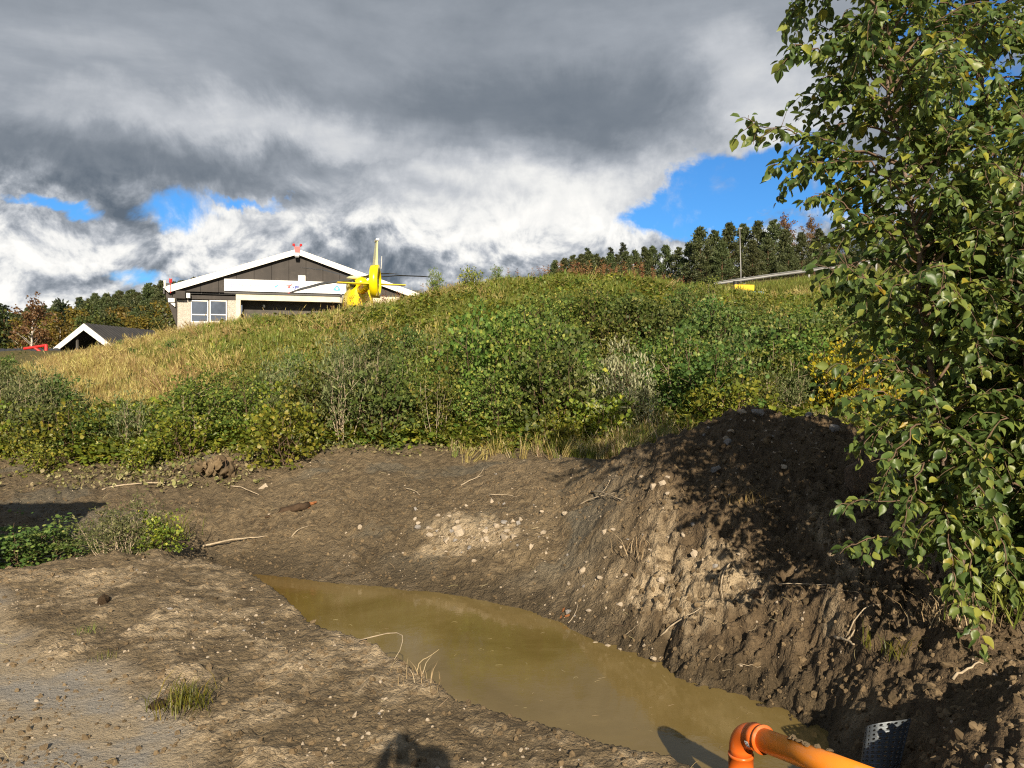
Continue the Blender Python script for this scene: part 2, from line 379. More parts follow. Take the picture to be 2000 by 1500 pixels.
def make_ground():
    yy = np.repeat(GY[:, None], len(GS), 1); xx = GS[None, :] * _spread(GY)[:, None]
    yj = yy
    base = land(xx, yj)
    px = 1000 + F * xx / np.maximum(yy, 1)
    soil = sstep(yy, 13.4, 12.2) * sstep(yy, -2, 1)
    # dug heap: coarser clods; scraped bank: furrows drawn down the slope by the bucket; pad: trodden flat
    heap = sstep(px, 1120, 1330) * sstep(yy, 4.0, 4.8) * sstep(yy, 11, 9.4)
    bank = sstep(base, -.45, -.1) * sstep(yy, 6.2, 7.5) * soil * (1 - heap)
    rightbank = sstep(px, 1620, 1760) * sstep(yy, 5.2, 4.2)
    pad = soil * (1 - heap) * (1 - bank) * (1 - rightbank)
    n1 = fbm(xx * 1.3, yy * 1.3, 4, 1); n2 = fbm(xx * 5, yy * 5, 4, 2, .6); n3 = fbm(xx * 17, yy * 17, 3, 3, .6)
    rid = np.abs(fbm(xx * 7, yy * 7, 4, 8, .6)) * 2
    fx = (xx * 0.82 + yy * 0.57) ; fur = fbm(fx * 7.5, (yy * .82 - xx * .57) * 0.9, 4, 9, .55)
    runx = xx - 0.25 * yy; gul = fbm(runx * 3.2, yy * 0.55, 4, 12, .55)
    n5 = fbm(xx * 38, yy * 38, 2, 5, .6) * sstep(yy, 9, 5)
    h = pad * (0.04 * n1 + 0.030 * n2 + 0.030 * n3 + 0.014 * n5)
    h += bank * (0.14 * n1 + 0.05 * n2 + 0.09 * fur + 0.05 * n3 + 0.05 * fbm(fx * 16, (yy * .82 - xx * .57) * 3, 3, 19, .6))
    h += heap * (0.22 * n1 + 0.14 * n2 + 0.075 * n3 + 0.03 * n5 - 0.16 * rid + 0.20 * gul + 0.05)
    h += rightbank * (0.10 * n1 + 0.10 * n2 + 0.05 * n3 - 0.08 * rid + 0.14 * fbm((xx * .5 + yy * .9) * 3.5, (yy * .5 - xx * .9) * .8, 3, 14))
    # dried crust on the pad: clods lifted where it has broken up, wheel edge along the gravel
    crack = sstep(fbm(xx * 2.2, yy * 2.2, 4, 21), 0.04, 0.16) * pad
    h += crack * (0.02 * np.abs(n2) * 3 + 0.018 * rid)
    # gravel track in the near left corner
    gravel = sstep(-(xx + 1.02 * (yy - 3.2) + 1.22) + 0.9 * fbm(xx * 1.0, yy * 1.0, 4, 24), -0.22, 0.22)
    h = h * (1 - gravel * 0.88) - 0.035 * gravel
    # hill: tussocks
    h += sstep(yy, 13, 15) * (0.22 * fbm(xx * .5, yy * .5, 3, 40) + 0.16 * fbm(xx * 2, yy * 2, 3, 41)) * sstep(yy, 60, 30)
    z = base + h
    V = np.stack([xx, yj, z], -1)
    ny, nx = xx.shape
    i = np.arange((ny - 1))[:, None] * nx + np.arange(nx - 1)[None, :]
    Fc = np.stack([i, i + 1, i + nx + 1, i + nx], -1).reshape(-1, 4)
    me = mesh_np('ground', V.reshape(-1, 3), Fc, True)
    grass = sstep(yy + 1.5 * fbm(xx * .8, yy * .8, 4, 50), 12.3, 13.4)
    grass = np.maximum(grass, sstep(-yy, 4, 9) * .6)
    wet = np.clip(sstep(z, -.10, -.34) + 0.35 * bank * sstep(fbm(xx * .7, yy * .7, 3, 51), .0, .15), 0, 1) * soil
    pale = crack * 0.8 + 0.6 * sstep(n2, .12, .22) * pad
    for (bx, by, r) in PALE:
        q = np.hypot(xx - bx, (yy - by)) / r + 1.1 * fbm(xx * 4, yy * 4, 4, 53)
        pale = np.maximum(pale, sstep(q, 1.0, 0.72))
    pale = np.maximum(pale, heap * sstep(fbm(runx * 3.2, yy * 0.9, 4, 55), .03, .14) * sstep(base, .75, .35) * .75)
    grey = bank * sstep(fbm(xx * .8, yy * 1.3, 4, 56), .04, .14)
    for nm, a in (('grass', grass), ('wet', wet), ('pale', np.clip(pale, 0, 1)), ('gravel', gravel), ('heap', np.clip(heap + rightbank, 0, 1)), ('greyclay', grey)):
        at = me.attributes.new(nm, 'FLOAT', 'POINT'); at.data.foreach_set('value', np.ascontiguousarray(a, np.float32).ravel())
    return me, z

PALE = [(-.62, 8.25, .42), (-.15, 8.0, .25), (1.15, 6.1, .30), (1.35, 5.75, .22), (1.7, 5.6, .2), (-1.18, 3.75, .16), (-.55, 3.45, .13), (-1.5, 3.55, .14), (-.75, 4.45, .18), (-1.05, 4.9, .16), (-2.35, 5.0, .2), (-1.9, 5.4, .15)]
GME, GZ = make_ground()

def gz(x, y):
    """height of the finished ground under a point (arrays allowed)"""
    x = np.atleast_1d(np.asarray(x, float)); y = np.atleast_1d(np.asarray(y, float))
    j = np.clip(np.searchsorted(GY, y) - 1, 0, len(GY) - 2); t = np.clip((y - GY[j]) / (GY[j + 1] - GY[j]), 0, 1)
    def row(jj):
        s = x / _spread(GY[jj]); i = np.clip(np.searchsorted(GS, s) - 1, 0, len(GS) - 2)
        u = np.clip((s - GS[i]) / (GS[i + 1] - GS[i]), 0, 1)
        return GZ[jj, i] * (1 - u) + GZ[jj, i + 1] * u
    return row(j) * (1 - t) + row(j + 1) * t

def gz1(x, y): return float(gz(x, y)[0])

def at(px, py, dist):
    """point seen at a pixel of the photograph, at a given distance ahead"""
    return Vector(((px - 1000) / F * dist, dist, 1.6 + (750 - py) / F * dist))

def on_ground(px, py, y0=1.5, y1=120):
    """where the line of sight through a pixel meets the ground"""
    ys = np.concatenate([np.arange(y0, 14, 0.02), np.arange(14, y1, 0.1)])
    x = (px - 1000) / F * ys; z = 1.6 + (750 - py) / F * ys
    below = z <= gz(x, ys)
    if not below.any(): return None
    k = int(np.argmax(below)); return Vector((x[k], ys[k], float(gz(x[k], ys[k])[0])))

def ground_material():
    m = bpy.data.materials.new('ground'); m.use_nodes = True; T = NT(m.node_tree); b = T.n['Principled BSDF']
    P = T.node('ShaderNodeNewGeometry').outputs['Position']
    def attr(n):
        a = T.node('ShaderNodeAttribute'); a.attribute_name = n; return a.outputs['Fac']
    n1 = T.noise(P, 1.6, 8, 0.62); n2 = T.noise(P, 9, 8, 0.65); n3 = T.noise(P, 55, 6, 0.65); n4 = T.noise(P, 210, 4, 0.6)
    soil = T.cramp(n1, [(0.3, (0.078, 0.056, 0.031)), (0.5, (0.130, 0.097, 0.056)), (0.68, (0.195, 0.148, 0.088))])
    soil = T.mix(T.ramp(n2, 0.35, 0.7), soil, (0.230, 0.172, 0.100))
    moist = T.noise(T.vm('MULTIPLY', P, (1.0, 1.0, 2.5)), 4.2, 7, .68, .6); soil = T.mix(T.m('MULTIPLY', T.ramp(moist, .50, .66), .50), soil, (0.052, 0.036, 0.021))
    soil = T.mix(T.m('MULTIPLY', T.ramp(n3, 0.55, 0.70), 0.7), soil, (0.33, 0.255, 0.165))
    soil = T.mix(T.m('MULTIPLY', attr('greyclay'), 0.7), soil, (0.150, 0.135, 0.100))
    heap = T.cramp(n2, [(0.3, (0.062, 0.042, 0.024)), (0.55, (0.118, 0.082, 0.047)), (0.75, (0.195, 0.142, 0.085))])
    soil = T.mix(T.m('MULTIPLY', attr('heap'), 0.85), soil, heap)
    palec = T.mix(n3, (0.34, 0.255, 0.155), (0.50, 0.40, 0.265))
    soil = T.mix(T.m('MULTIPLY', attr('pale'), T.ramp(n2, 0.30, 0.62)), soil, palec)
    vo = T.node('ShaderNodeTexVoronoi'); vo.inputs['Scale'].default_value = 90; T.put(vo.inputs['Vector'], P)
    grav = T.mix(n3, (0.30, 0.235, 0.150), (0.43, 0.35, 0.24))
    grav = T.mix(T.ramp(n1, 0.42, 0.6), grav, T.mix(n3, (0.24, 0.22, 0.19), (0.36, 0.33, 0.285)))
    stone = T.m('MULTIPLY', T.ramp(vo.outputs['Distance'], 0.32, 0.16), T.ramp(n2, .42, .6))
    grav = T.mix(T.m('MULTIPLY', stone, 0.6), grav, T.mix(vo.outputs['Color'], (.2, .19, .18), (.5, .46, .4)))
    soil = T.mix(attr('gravel'), soil, grav)
    wet = T.m('MULTIPLY', attr('wet'), 0.75)
    soil = T.mix(wet, soil, T.mix(n2, (0.040, 0.030, 0.016), (0.075, 0.055, 0.030)))
    turf = T.mix(T.ramp(n2, .35, .65), (0.060, 0.062, 0.018), (0.16, 0.12, 0.045))
    c = T.mix(attr('grass'), soil, turf)
    T.l.new(c, b.inputs['Base Color'])
    T.put(b.inputs['Roughness'], T.m('SUBTRACT', 0.95, T.m('MULTIPLY', wet, 0.45)))
    b.inputs['Specular IOR Level'].default_value = 0.25
    warp = T.noise(P, 9, 2, .6, out='Color')
    def lump(sc):
        v = T.node('ShaderNodeTexVoronoi', feature='F1'); v.inputs['Scale'].default_value = sc
        T.put(v.inputs['Vector'], T.vm('ADD', P, T.vm('MULTIPLY', warp, (.10, .10, .10)))); return T.m('POWER', v.outputs['Distance'], 1.6)
    crumb = T.m('ADD', T.m('MULTIPLY', lump(15), -.32), T.m('MULTIPLY', lump(52), -.17))
    soft = T.m('SUBTRACT', 1.0, T.m('MULTIPLY', attr('gravel'), .75)); crumb = T.m('MULTIPLY', crumb, soft)
    h = T.m('ADD', T.m('ADD', T.m('MULTIPLY', n2, 0.6), T.m('MULTIPLY', n3, 0.32)), T.m('ADD', T.m('MULTIPLY', n4, 0.10), T.m('MULTIPLY', stone, .08)))
    bn = T.node('ShaderNodeBump'); bn.inputs['Strength'].default_value = 1.0; bn.inputs['Distance'].default_value = 0.07
    T.put(bn.inputs['Height'], T.m('ADD', h, crumb)); T.l.new(bn.outputs[0], b.inputs['Normal'])
    return m

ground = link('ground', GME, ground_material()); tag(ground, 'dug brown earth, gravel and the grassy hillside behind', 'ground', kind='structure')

# ------------------------------------------------------------------ muddy water in the ditch
WATER_Z = -0.40
def make_water():
    m = bpy.data.materials.new('muddy_water'); m.use_nodes = True; T = NT(m.node_tree); b = T.n['Principled BSDF']
    P = T.node('ShaderNodeNewGeometry').outputs['Position']
    n = T.noise(P, 0.9, 6, 0.6, 0.8); n2 = T.noise(P, 7, 6, .65, 1.2); n3 = T.noise(P, 40, 3, .5)
    c = T.cramp(n, [(0.32, (0.132, 0.093, 0.028)), (0.5, (0.168, 0.121, 0.042)), (0.7, (0.210, 0.158, 0.066))])
    c = T.mix(T.m('MULTIPLY', T.ramp(n2, .55, .75), .5), c, (0.17, 0.122, 0.050))
    sp = T.node('ShaderNodeSeparateXYZ'); T.l.new(P, sp.inputs[0])
    c = T.mix(T.m('MULTIPLY', T.ramp(sp.outputs[0], -1.2, -2.4), .65), c, T.mix(n2, (0.08, 0.045, 0.008), (0.16, 0.09, 0.016)))   # rusty, shallow end
    T.l.new(c, b.inputs['Base Color']); b.inputs['Roughness'].default_value = 0.06; b.inputs['IOR'].default_value = 1.33
    bn = T.node('ShaderNodeBump'); bn.inputs['Strength'].default_value = 0.12; bn.inputs['Distance'].default_value = 0.01
    T.put(bn.inputs['Height'], T.m('ADD', T.noise(P, 6, 3, .5), T.m('MULTIPLY', n3, .2))); T.l.new(bn.outputs[0], b.inputs['Normal'])
    mb = MB(); mb.add([(-3.3, 2.2, WATER_Z), (2.6, 2.2, WATER_Z), (2.6, 8.8, WATER_Z), (-3.3, 8.8, WATER_Z)], [(0, 1, 2, 3)])
    o = mb.build('water', m); tag(o, 'still muddy brown water standing in the ditch', 'water', kind='structure')
make_water()
# ------------------------------------------------------------------ plants
rng = np.random.default_rng(7)
LEAF_FINE = (np.array([(0, 0, 0), (.18, .09, .07), (.32, .27, .12), (.36, .46, .08), (.27, .70, .11), (.12, .88, .03), (0, 1.06, -.05),
                       (-.13, .87, .04), (-.29, .68, .08), (-.35, .44, .13), (-.33, .25, .10), (-.17, .10, .05), (0, .32, -.03), (0, .66, -.03)], float) * (1, 1, 1.4),
             np.array([(0, 1, 12), (1, 2, 12), (2, 3, 12), (3, 13, 12), (3, 4, 13), (4, 5, 13), (5, 6, 13), (6, 7, 13), (7, 8, 13), (8, 9, 13), (9, 12, 13), (9, 10, 12), (10, 11, 12), (11, 0, 12)]))
LEAF_MID = (np.array([(0, 0, 0), (.36, .30, .10), (.34, .66, .08), (0, 1, -.05), (-.34, .66, .08), (-.36, .30, .10)], float),
            np.array([(0, 1, 5), (1, 2, 4), (1, 4, 5), (2, 3, 4)]))
LEAF_NARROW = (np.array([(0, 0, 0), (.13, .35, .03), (.10, .7, .02), (0, 1, -.06), (-.10, .7, .02), (-.13, .35, .03)], float),
               np.array([(0, 1, 5), (1, 2, 4), (1, 4, 5), (2, 3, 4)]))

def unit(v): return v / np.maximum(np.linalg.norm(v, axis=-1, keepdims=True), 1e-9)

def frames(d, n):
    """leaf axes from pointing direction d and rough normal n"""
    ty = unit(d); tx = unit(np.cross(ty, n)); tz = np.cross(tx, ty)
    return tx, ty, tz

def leaves_mesh(name, tmpl, pos, d, n, size, curl=0.25):
    tv, tf = tmpl; tx, ty, tz = frames(d, n); k = len(tv)
    c = rng.uniform(-.3, 1, (len(pos), 1)) * curl
    lz = tv[None, :, 2] - c * tv[None, :, 1] ** 2
    V = pos[:, None, :] + size[:, None, None] * (tv[None, :, 0, None] * tx[:, None, :] + tv[None, :, 1, None] * ty[:, None, :] + lz[:, :, None] * tz[:, None, :])
    Fc = tf[None] + (np.arange(len(pos)) * k)[:, None, None]
    return mesh_np(name, V.reshape(-1, 3), Fc.reshape(-1, 3), True)

def rand_dir(n, up=0.0):
    v = rng.normal(size=(n, 3)); v = unit(v); v[:, 2] += up; return unit(v)

G3 = [(0, (0.054, 0.090, 0.016)), (.35, (0.092, 0.138, 0.025)), (.7, (0.140, 0.186, 0.034)), (.9, (0.21, 0.235, 0.048)), (1, (.34, .31, .07))]
leaf_mat('alder_leaf', [(0, (0.046, 0.084, 0.022)), (.42, (0.084, 0.134, 0.033)), (.72, (0.138, 0.190, 0.044)), (.92, (0.22, 0.255, 0.050)), (.99, (.28, .28, .04)), (1, (.32, .24, .03))], .32, .42, .4, .06)
leaf_mat('thicket_leaf', G3, .28, .55, .22, .30)
leaf_mat('dark_leaf', [(0, (0.042, 0.074, 0.015)), (.5, (0.074, 0.116, 0.025)), (.88, (0.118, 0.160, 0.036)), (1, (.25, .26, .07))], .25, .55, .25, .25)
leaf_mat('willow_leaf', [(0, (0.060, 0.078, 0.026)), (.5, (0.105, 0.122, 0.045)), (1, (0.22, 0.225, 0.095))], .25, .6, .22, .25)
leaf_mat('silver_leaf', [(0, (0.15, 0.16, 0.075)), (.5, (0.26, 0.265, 0.14)), (1, (0.42, 0.41, 0.25))], .25, .5, .4, .1)
leaf_mat('yellow_leaf', [(0, (0.19, 0.18, 0.015)), (.5, (0.34, 0.28, 0.02)), (.85, (0.44, 0.33, 0.025)), (1, (.38, .2, .02))], .35, .45, .4, .1)
leaf_mat('lime_leaf', [(0, (0.09, 0.12, 0.018)), (.5, (0.15, 0.18, 0.022)), (.85, (0.24, 0.24, 0.03)), (1, (.36, .32, .05))], .35, .45, .4, .25)
leaf_mat('withered_leaf', [(0, (0.11, 0.12, 0.03)), (.5, (0.22, 0.20, 0.08)), (1, (0.36, 0.31, 0.17))], .2, .6, .3, .2)
leaf_mat('rust_stalk', [(0, (0.13, 0.055, 0.022)), (.5, (0.20, 0.090, 0.035)), (1, (0.27, 0.17, 0.07))], .2, .6, .3, .25)
leaf_mat('dry_grass', [(0, (0.22, 0.165, 0.050)), (.5, (0.33, 0.255, 0.085)), (1, (0.45, 0.37, 0.16))], .25, .6, .3, .25)
leaf_mat('green_grass', [(0, (0.094, 0.125, 0.018)), (.5, (0.150, 0.178, 0.028)), (1, (0.25, 0.24, 0.055))], .3, .55, .35, .25)
leaf_mat('straw', [(0, (0.30, 0.22, 0.11)), (.6, (0.42, 0.33, 0.18)), (1, (0.52, 0.44, 0.28))], .1, .7, .25, .2)
leaf_mat('pine_needles', [(0, (0.034, 0.046, 0.016)), (.5, (0.060, 0.076, 0.026)), (1, (0.098, 0.112, 0.040))], .12, .55, .35, .2)
leaf_mat('spruce_needles', [(0, (0.012, 0.022, 0.010)), (.5, (0.022, 0.036, 0.014)), (1, (0.036, 0.048, 0.018))], .1, .55, .35, .2)
leaf_mat('birch_autumn', [(0, (0.12, 0.068, 0.025)), (.5, (0.17, 0.105, 0.040)), (1, (0.22, 0.15, 0.06))], .3, .5, .3, .15)
leaf_mat('birch_yellow', [(0, (0.095, 0.082, 0.016)), (.5, (0.145, 0.115, 0.020)), (1, (0.21, 0.145, 0.024))], .3, .5, .3, .2)
leaf_mat('tree_green', [(0, (0.038, 0.052, 0.014)), (.5, (0.066, 0.080, 0.020)), (1, (0.11, 0.11, 0.026))], .25, .5, .3, .2)
principled('bark', (0.17, 0.125, 0.095), .85, spec=.2, vary=.35, vscale=18, bump=.8, bscale=60)
principled('twig', (0.13, 0.085, 0.055), .8, spec=.25, vary=.25, vscale=14)
principled('pale_twig', (0.36, 0.29, 0.20), .85, spec=.2, vary=.25, vscale=20)
principled('birch_bark', (0.42, 0.38, 0.33), .8, spec=.2, vary=.4, vscale=6)
principled('pine_bark', (0.11, 0.065, 0.04), .9, spec=.1, vary=.3, vscale=6)

# ---- the alders on the right, close to the camera
def grow_tree(seed, trunk, r0, r1, spacing, reach, z_from, droop=.9, leaf=(.05, .085), side=None, twigs=(4, 7), extra=()):
    """a slender alder: trunk, limbs that rise and then hang, side twigs, leaves set singly along them"""
    g = np.random.default_rng(seed); T = np.array(trunk, float)
    seg = np.r_[0, np.cumsum(np.linalg.norm(np.diff(T, axis=0), axis=1))]; L = seg[-1]
    def on(s): return np.array([np.interp(s, seg, T[:, k]) for k in range(3)])
    ns = 26; S_ = np.linspace(0, L, ns)
    tp = [on(s) + (g.normal(size=3) * (.012, .012, 0)) for s in S_]
    wood = MB(); wood.tube(tp, [r0 + (r1 - r0) * (s / L) ** .8 for s in S_], 9)
    limbs = MB(); LP, LD, LN, LS = [], [], [], []
    def walk(p, d, length, r, step, fall, wob):
        pts = [p.copy()]; n = max(3, int(length / step))
        for i in range(n):
            d = d + g.normal(size=3) * wob; d[2] -= fall * (i / n); d = d / np.linalg.norm(d)
            p = p + d * length / n; pts.append(p.copy())
        limbs.tube(pts, [max(.0013, r * (1 - .85 * i / n)) for i in range(n + 1)], 5, cap=False)
        return pts
    def leaf_on(pts, start):
        pts = np.array(pts); sg = np.r_[0, np.cumsum(np.linalg.norm(np.diff(pts, axis=0), axis=1))]; s = start * sg[-1]; flip = 1
        while s < sg[-1] * 1.001:
            p = np.array([np.interp(s, sg, pts[:, k]) for k in range(3)])
            k = min(np.searchsorted(sg, s), len(pts) - 1); d = pts[k] - pts[max(k - 1, 0)]; d = d / (np.linalg.norm(d) + 1e-9)
            lat = np.cross(d, (0, 0, 1)); lat = lat / (np.linalg.norm(lat) + 1e-6)
            dd = d * .5 + lat * flip * .9 + g.normal(size=3) * .38; dd[2] -= .45 + .35 * g.random()
            pet = p + dd / np.linalg.norm(dd) * .018
            nn = np.array([0.05, -.25, .85]) + g.normal(size=3) * .45
            LP.append(pet); LD.append(dd); LN.append(nn); LS.append(g.uniform(*leaf) * (1.0 if s < sg[-1] * .85 else .75))
            flip = -flip; s += g.uniform(.014, .032)
    for path in extra:
        pts = []; q = [np.array(p_) for p_ in path]
        for a_, b_ in zip(q, q[1:]):
            for u_ in np.linspace(0, 1, 6)[:-1]: pts.append(a_ + (b_ - a_) * u_ + g.normal(size=3) * .008)
        pts.append(q[-1]); limbs.tube(pts, list(np.linspace(.006, .0015, len(pts))), 5, cap=False); leaf_on(pts, .22)
        for k_ in range(3, len(pts) - 1, 2):
            d2 = (pts[k_ + 1] - pts[k_]); d2 = d2 / np.linalg.norm(d2) + g.normal(size=3) * .6; leaf_on(walk(pts[k_], d2 / np.linalg.norm(d2), g.uniform(.06, .16), .0025, .04, .5 * droop, .13), .15)
    s = z_from; ang = g.random() * 6.28
    while s < L * .985:
        p = on(s); f = s / L; ang += 2.4 + g.normal() * .35
        ln = reach(f) * g.uniform(.6, 1.1)
        d = np.array([math.cos(ang), math.sin(ang), .75 + .3 * g.random()])
        if side is not None: d[:2] += np.array(side) * g.random()
        pts = walk(p, d / np.linalg.norm(d), ln, .0065 + .006 * ln * (1 - f * .5), .07, .42 * droop, .10)
        leaf_on(pts, .45)
        for q in range(int(g.integers(*twigs))):
            a = g.uniform(.25, .95); k = int(a * (len(pts) - 1)); d2 = pts[min(k + 1, len(pts) - 1)] - pts[k]; d2 = d2 / (np.linalg.norm(d2) + 1e-9)
            d2 = d2 * .7 + g.normal(size=3) * .55; d2 /= np.linalg.norm(d2)
            tw = walk(pts[k], d2, ln * g.uniform(.22, .5) + .06, .003, .05, .5 * droop, .13)
            leaf_on(tw, .12)
        s += spacing * g.uniform(.6, 1.4)
    return wood, limbs, np.array(LP), np.array(LD), np.array(LN), np.array(LS)

def place_tree(name, label, built, group, n_parts):
    wood, limbs, P, D, N, Z = built
    base = Vector(wood.v[0]); base.z = gz1(base.x, base.y)
    root = empty(name, base, 0, label, 'tree', group)
    off = -np.array(base)
    for mb in (wood, limbs): mb.v = [(a + off[0], b + off[1], c + off[2]) for a, b, c in mb.v]
    wood.build('trunk', MATS['bark'], root, True); limbs.build('branches', MATS['twig'], root, True)
    # the largest leaves in view are pieces of their own, the rest one mass of foliage
    px = 1000 + F * P[:, 0] / P[:, 1]; py = 750 - F * (P[:, 2] - 1.6) / P[:, 1]
    app = Z / P[:, 1]; app = np.where((px > 0) & (px < 2000) & (py > 0) & (py < 1500), app, 0)
    big = np.argsort(-app)[:n_parts]; rest = np.setdiff1d(np.arange(len(P)), big)
    fo = link('foliage', leaves_mesh('foliage', LEAF_FINE, P[rest] + off, D[rest], N[rest], Z[rest]), MATS['alder_leaf'], root); tag(fo, kind='stuff')
    kinds = []
    for k in range(5):
        me = leaves_mesh('leaf', LEAF_FINE, np.zeros((1, 3)), np.array([[0, 1., 0]]), np.array([[0, 0, 1.]]), np.ones(1)); me.materials.append(MATS['alder_leaf']); kinds.append(me)
    tx, ty, tz = frames(D, N)
    for q, i in enumerate(big):
        o = link('leaf', kinds[q % 5], None, root)
        M = Matrix([[tx[i][r], ty[i][r], tz[i][r], 0] for r in range(3)] + [[0, 0, 0, 1]])
        o.matrix_local = Matrix.Translation(Vector(P[i] + off)) @ M @ Matrix.Scale(float(Z[i]), 4)

def near_alders():
    Y = 4.4
    def tr(rows, y, lean=0): return [tuple(at(px, py, y + lean * k)) for k, (px, py) in enumerate(rows)]
    tw = [[tuple(at(px, py, d)) for px, py, d in w] for w in (
        [(1740, 190, 4.4), (1687, 120, 4.3), (1600, 98, 4.2), (1557, 85, 4.15), (1535, 115, 4.12)], [(1770, 320, 4.4), (1640, 287, 4.3), (1560, 262, 4.2), (1530, 252, 4.15), (1480, 246, 4.1), (1462, 225, 4.1)],
        [(1780, 400, 4.4), (1700, 317, 4.25), (1600, 318, 4.2), (1545, 315, 4.15), (1505, 322, 4.1)], [(1800, 520, 4.4), (1690, 420, 4.2), (1610, 380, 4.15), (1560, 400, 4.1)], [(1815, 690, 4.4), (1720, 560, 4.2), (1640, 520, 4.1), (1600, 560, 4.1)],
        [(1840, 900, 4.4), (1760, 780, 4.2), (1690, 760, 4.1), (1640, 790, 4.05)], [(1860, 1020, 4.4), (1790, 975, 4.2), (1700, 975, 4.1), (1632, 992, 4.05)], [(1868, 1080, 4.4), (1780, 1040, 4.2), (1700, 1052, 4.1), (1655, 1070, 4.05)],
        [(1865, 950, 4.4), (1890, 1060, 4.15), (1905, 1180, 4.05), (1930, 1310, 3.95)], [(1850, 930, 4.4), (1850, 1040, 4.15), (1862, 1130, 4.05), (1870, 1200, 4.0)], [(1880, 900, 4.4), (1940, 980, 4.1), (1965, 1090, 4.0), (1975, 1170, 3.95)],
        [(1840, 880, 4.4), (1800, 900, 4.15), (1770, 990, 4.05), (1765, 1050, 4.0)], [(1900, 980, 4.4), (1950, 1020, 4.2), (1990, 1100, 4.1)], [(1830, 820, 4.4), (1880, 860, 4.0), (1930, 930, 3.9), (1960, 1010, 3.85)], [(1835, 830, 4.4), (1790, 830, 4.05), (1745, 890, 3.95), (1730, 930, 3.9)])]
    a = tr([(1893, 1250), (1868, 1100), (1838, 900), (1818, 700), (1795, 470), (1765, 300), (1742, 180), (1722, 20), (1712, -110)], Y)
    place_tree('alder_tree', 'slender alder with a leaning bare stem, nearest on the right of the ditch',
               grow_tree(3, a, .024, .006, .042, lambda f: .26 + .62 * min(1, f * 1.6) * (1.1 - .6 * f), .50, leaf=(.040, .078), side=(-.35, -.1), twigs=(5, 9), extra=tw), 'alders beside the ditch', 300)
    b = tr([(2060, 1190), (2035, 900), (1990, 620), (1945, 400), (1920, 200), (1912, 60), (1908, -40), (1904, -130)], 5.2)
    place_tree('alder_tree', 'taller dark alder with a straight trunk at the right edge, behind the leaning one',
               grow_tree(5, b, .045, .010, .040, lambda f: .45 + .75 * min(1, f * 2) * (1.1 - .65 * f), .35, leaf=(.040, .074), side=(-.3, -.2), twigs=(5, 9)), 'alders beside the ditch', 200)
    c = tr([(2010, 1190), (1985, 1020), (1960, 800), (1930, 620), (1900, 480)], 4.75)
    place_tree('alder_tree', 'low leafy alder filling the gap between the leaning stem and the right edge',
               grow_tree(8, c, .020, .006, .030, lambda f: .42 + .45 * min(1, f * 2) * (1.1 - .5 * f), .15, leaf=(.044, .082), side=(-.3, -.4), twigs=(4, 7)), 'alders beside the ditch', 150)
    e = tr([(2110, 1230), (2080, 1050), (2050, 850), (2020, 650), (2000, 480), (1985, 330)], 4.3)
    place_tree('alder_tree', 'leafy alder rooted outside the right edge, its boughs reaching into view',
               grow_tree(13, e, .022, .006, .042, lambda f: .45 + .35 * min(1, f * 2) * (1.1 - .5 * f), .2, leaf=(.042, .078), side=(-.5, -.1), twigs=(5, 8)), 'alders beside the ditch', 150)
near_alders()

# ---- shrubs: several kinds, each grown a few times, then set out one by one
def shrub_proto(seed, h, w, stems, n_leaf, tmpl, size, mat, up=.25, top=.12, stem_mat='twig', bare=.18):
    g = np.random.default_rng(seed); mb = MB(); P, D = [], []
    per = n_leaf // stems
    for s in range(stems):
        a = g.random() * 6.283; rr = w * math.sqrt(g.random()); hh = h * g.uniform(.55, 1.0) * (1 - .25 * rr / w)
        b = np.array([math.cos(a) * rr * .25, math.sin(a) * rr * .25, -.05]); t = np.array([math.cos(a) * rr, math.sin(a) * rr, hh])
        pts = [b + (t - b) * u + np.array([math.cos(a), math.sin(a), 0]) * .12 * math.sin(u * 3.1) * rr + g.normal(size=3) * .02 for u in np.linspace(0, 1, 6)]
        mb.tube(pts, [max(.0035, .011 * (1 - .8 * u)) for u in np.linspace(0, 1, 6)], 4, cap=False)
        pts = np.array(pts)
        for q in range(3):
            u = g.uniform(.3, .85); k = u * 5; i = int(k); p = pts[i] + (pts[i + 1] - pts[i]) * (k - i)
            d = g.normal(size=3); d[2] = abs(d[2]) * .6 + .3; d = d / np.linalg.norm(d) * h * g.uniform(.12, .24); mb.tube([p, p + d * .6, p + d], [.005, .004, .002], 3, cap=False)
        nc = 13; uc = bare + (1 - bare) * g.random(nc) ** .8; cc = g.normal(size=(nc, 3)) * (top + .20 * h * (1 - uc))[:, None]; w_ = g.integers(0, nc, per)   # leaves sit in sprays with gaps between
        u = uc[w_]; k = u * 4.999; i = k.astype(int)
        p = pts[i] + (pts[i + 1] - pts[i]) * (k - i)[:, None] + cc[w_]
        sp = np.full((per, 1), .055 * h ** .5)
        P.append(p + g.normal(size=(per, 3)) * np.concatenate([sp, sp, sp * .7], 1)); d = unit(p - p.mean(0) * [1, 1, .6]) * .5 + g.normal(size=(per, 3)) * .6; d[:, 2] += up; D.append(d)
    P = np.concatenate(P); D = np.concatenate(D); P[:, 2] = np.maximum(P[:, 2], .03)
    N = np.array([0, -.35, .75]) + g.normal(size=P.shape) * .5
    Z = g.uniform(size[0], size[1], len(P))
    fol = leaves_mesh('foliage', tmpl, P, D, N, Z); fol.materials.append(MATS[mat])
    st = mb.mesh('stems', True); st.materials.append(MATS[stem_mat])
    return st, fol

def put_shrub(name, proto, loc, scale, rz, label, cat, group=None, sz=1.0):
    r = empty(name, loc, rz, label, cat, group); r.scale = (scale, scale, scale * sz)
    link('stems', proto[0], None, r); link('foliage', proto[1], None, r)
    return r

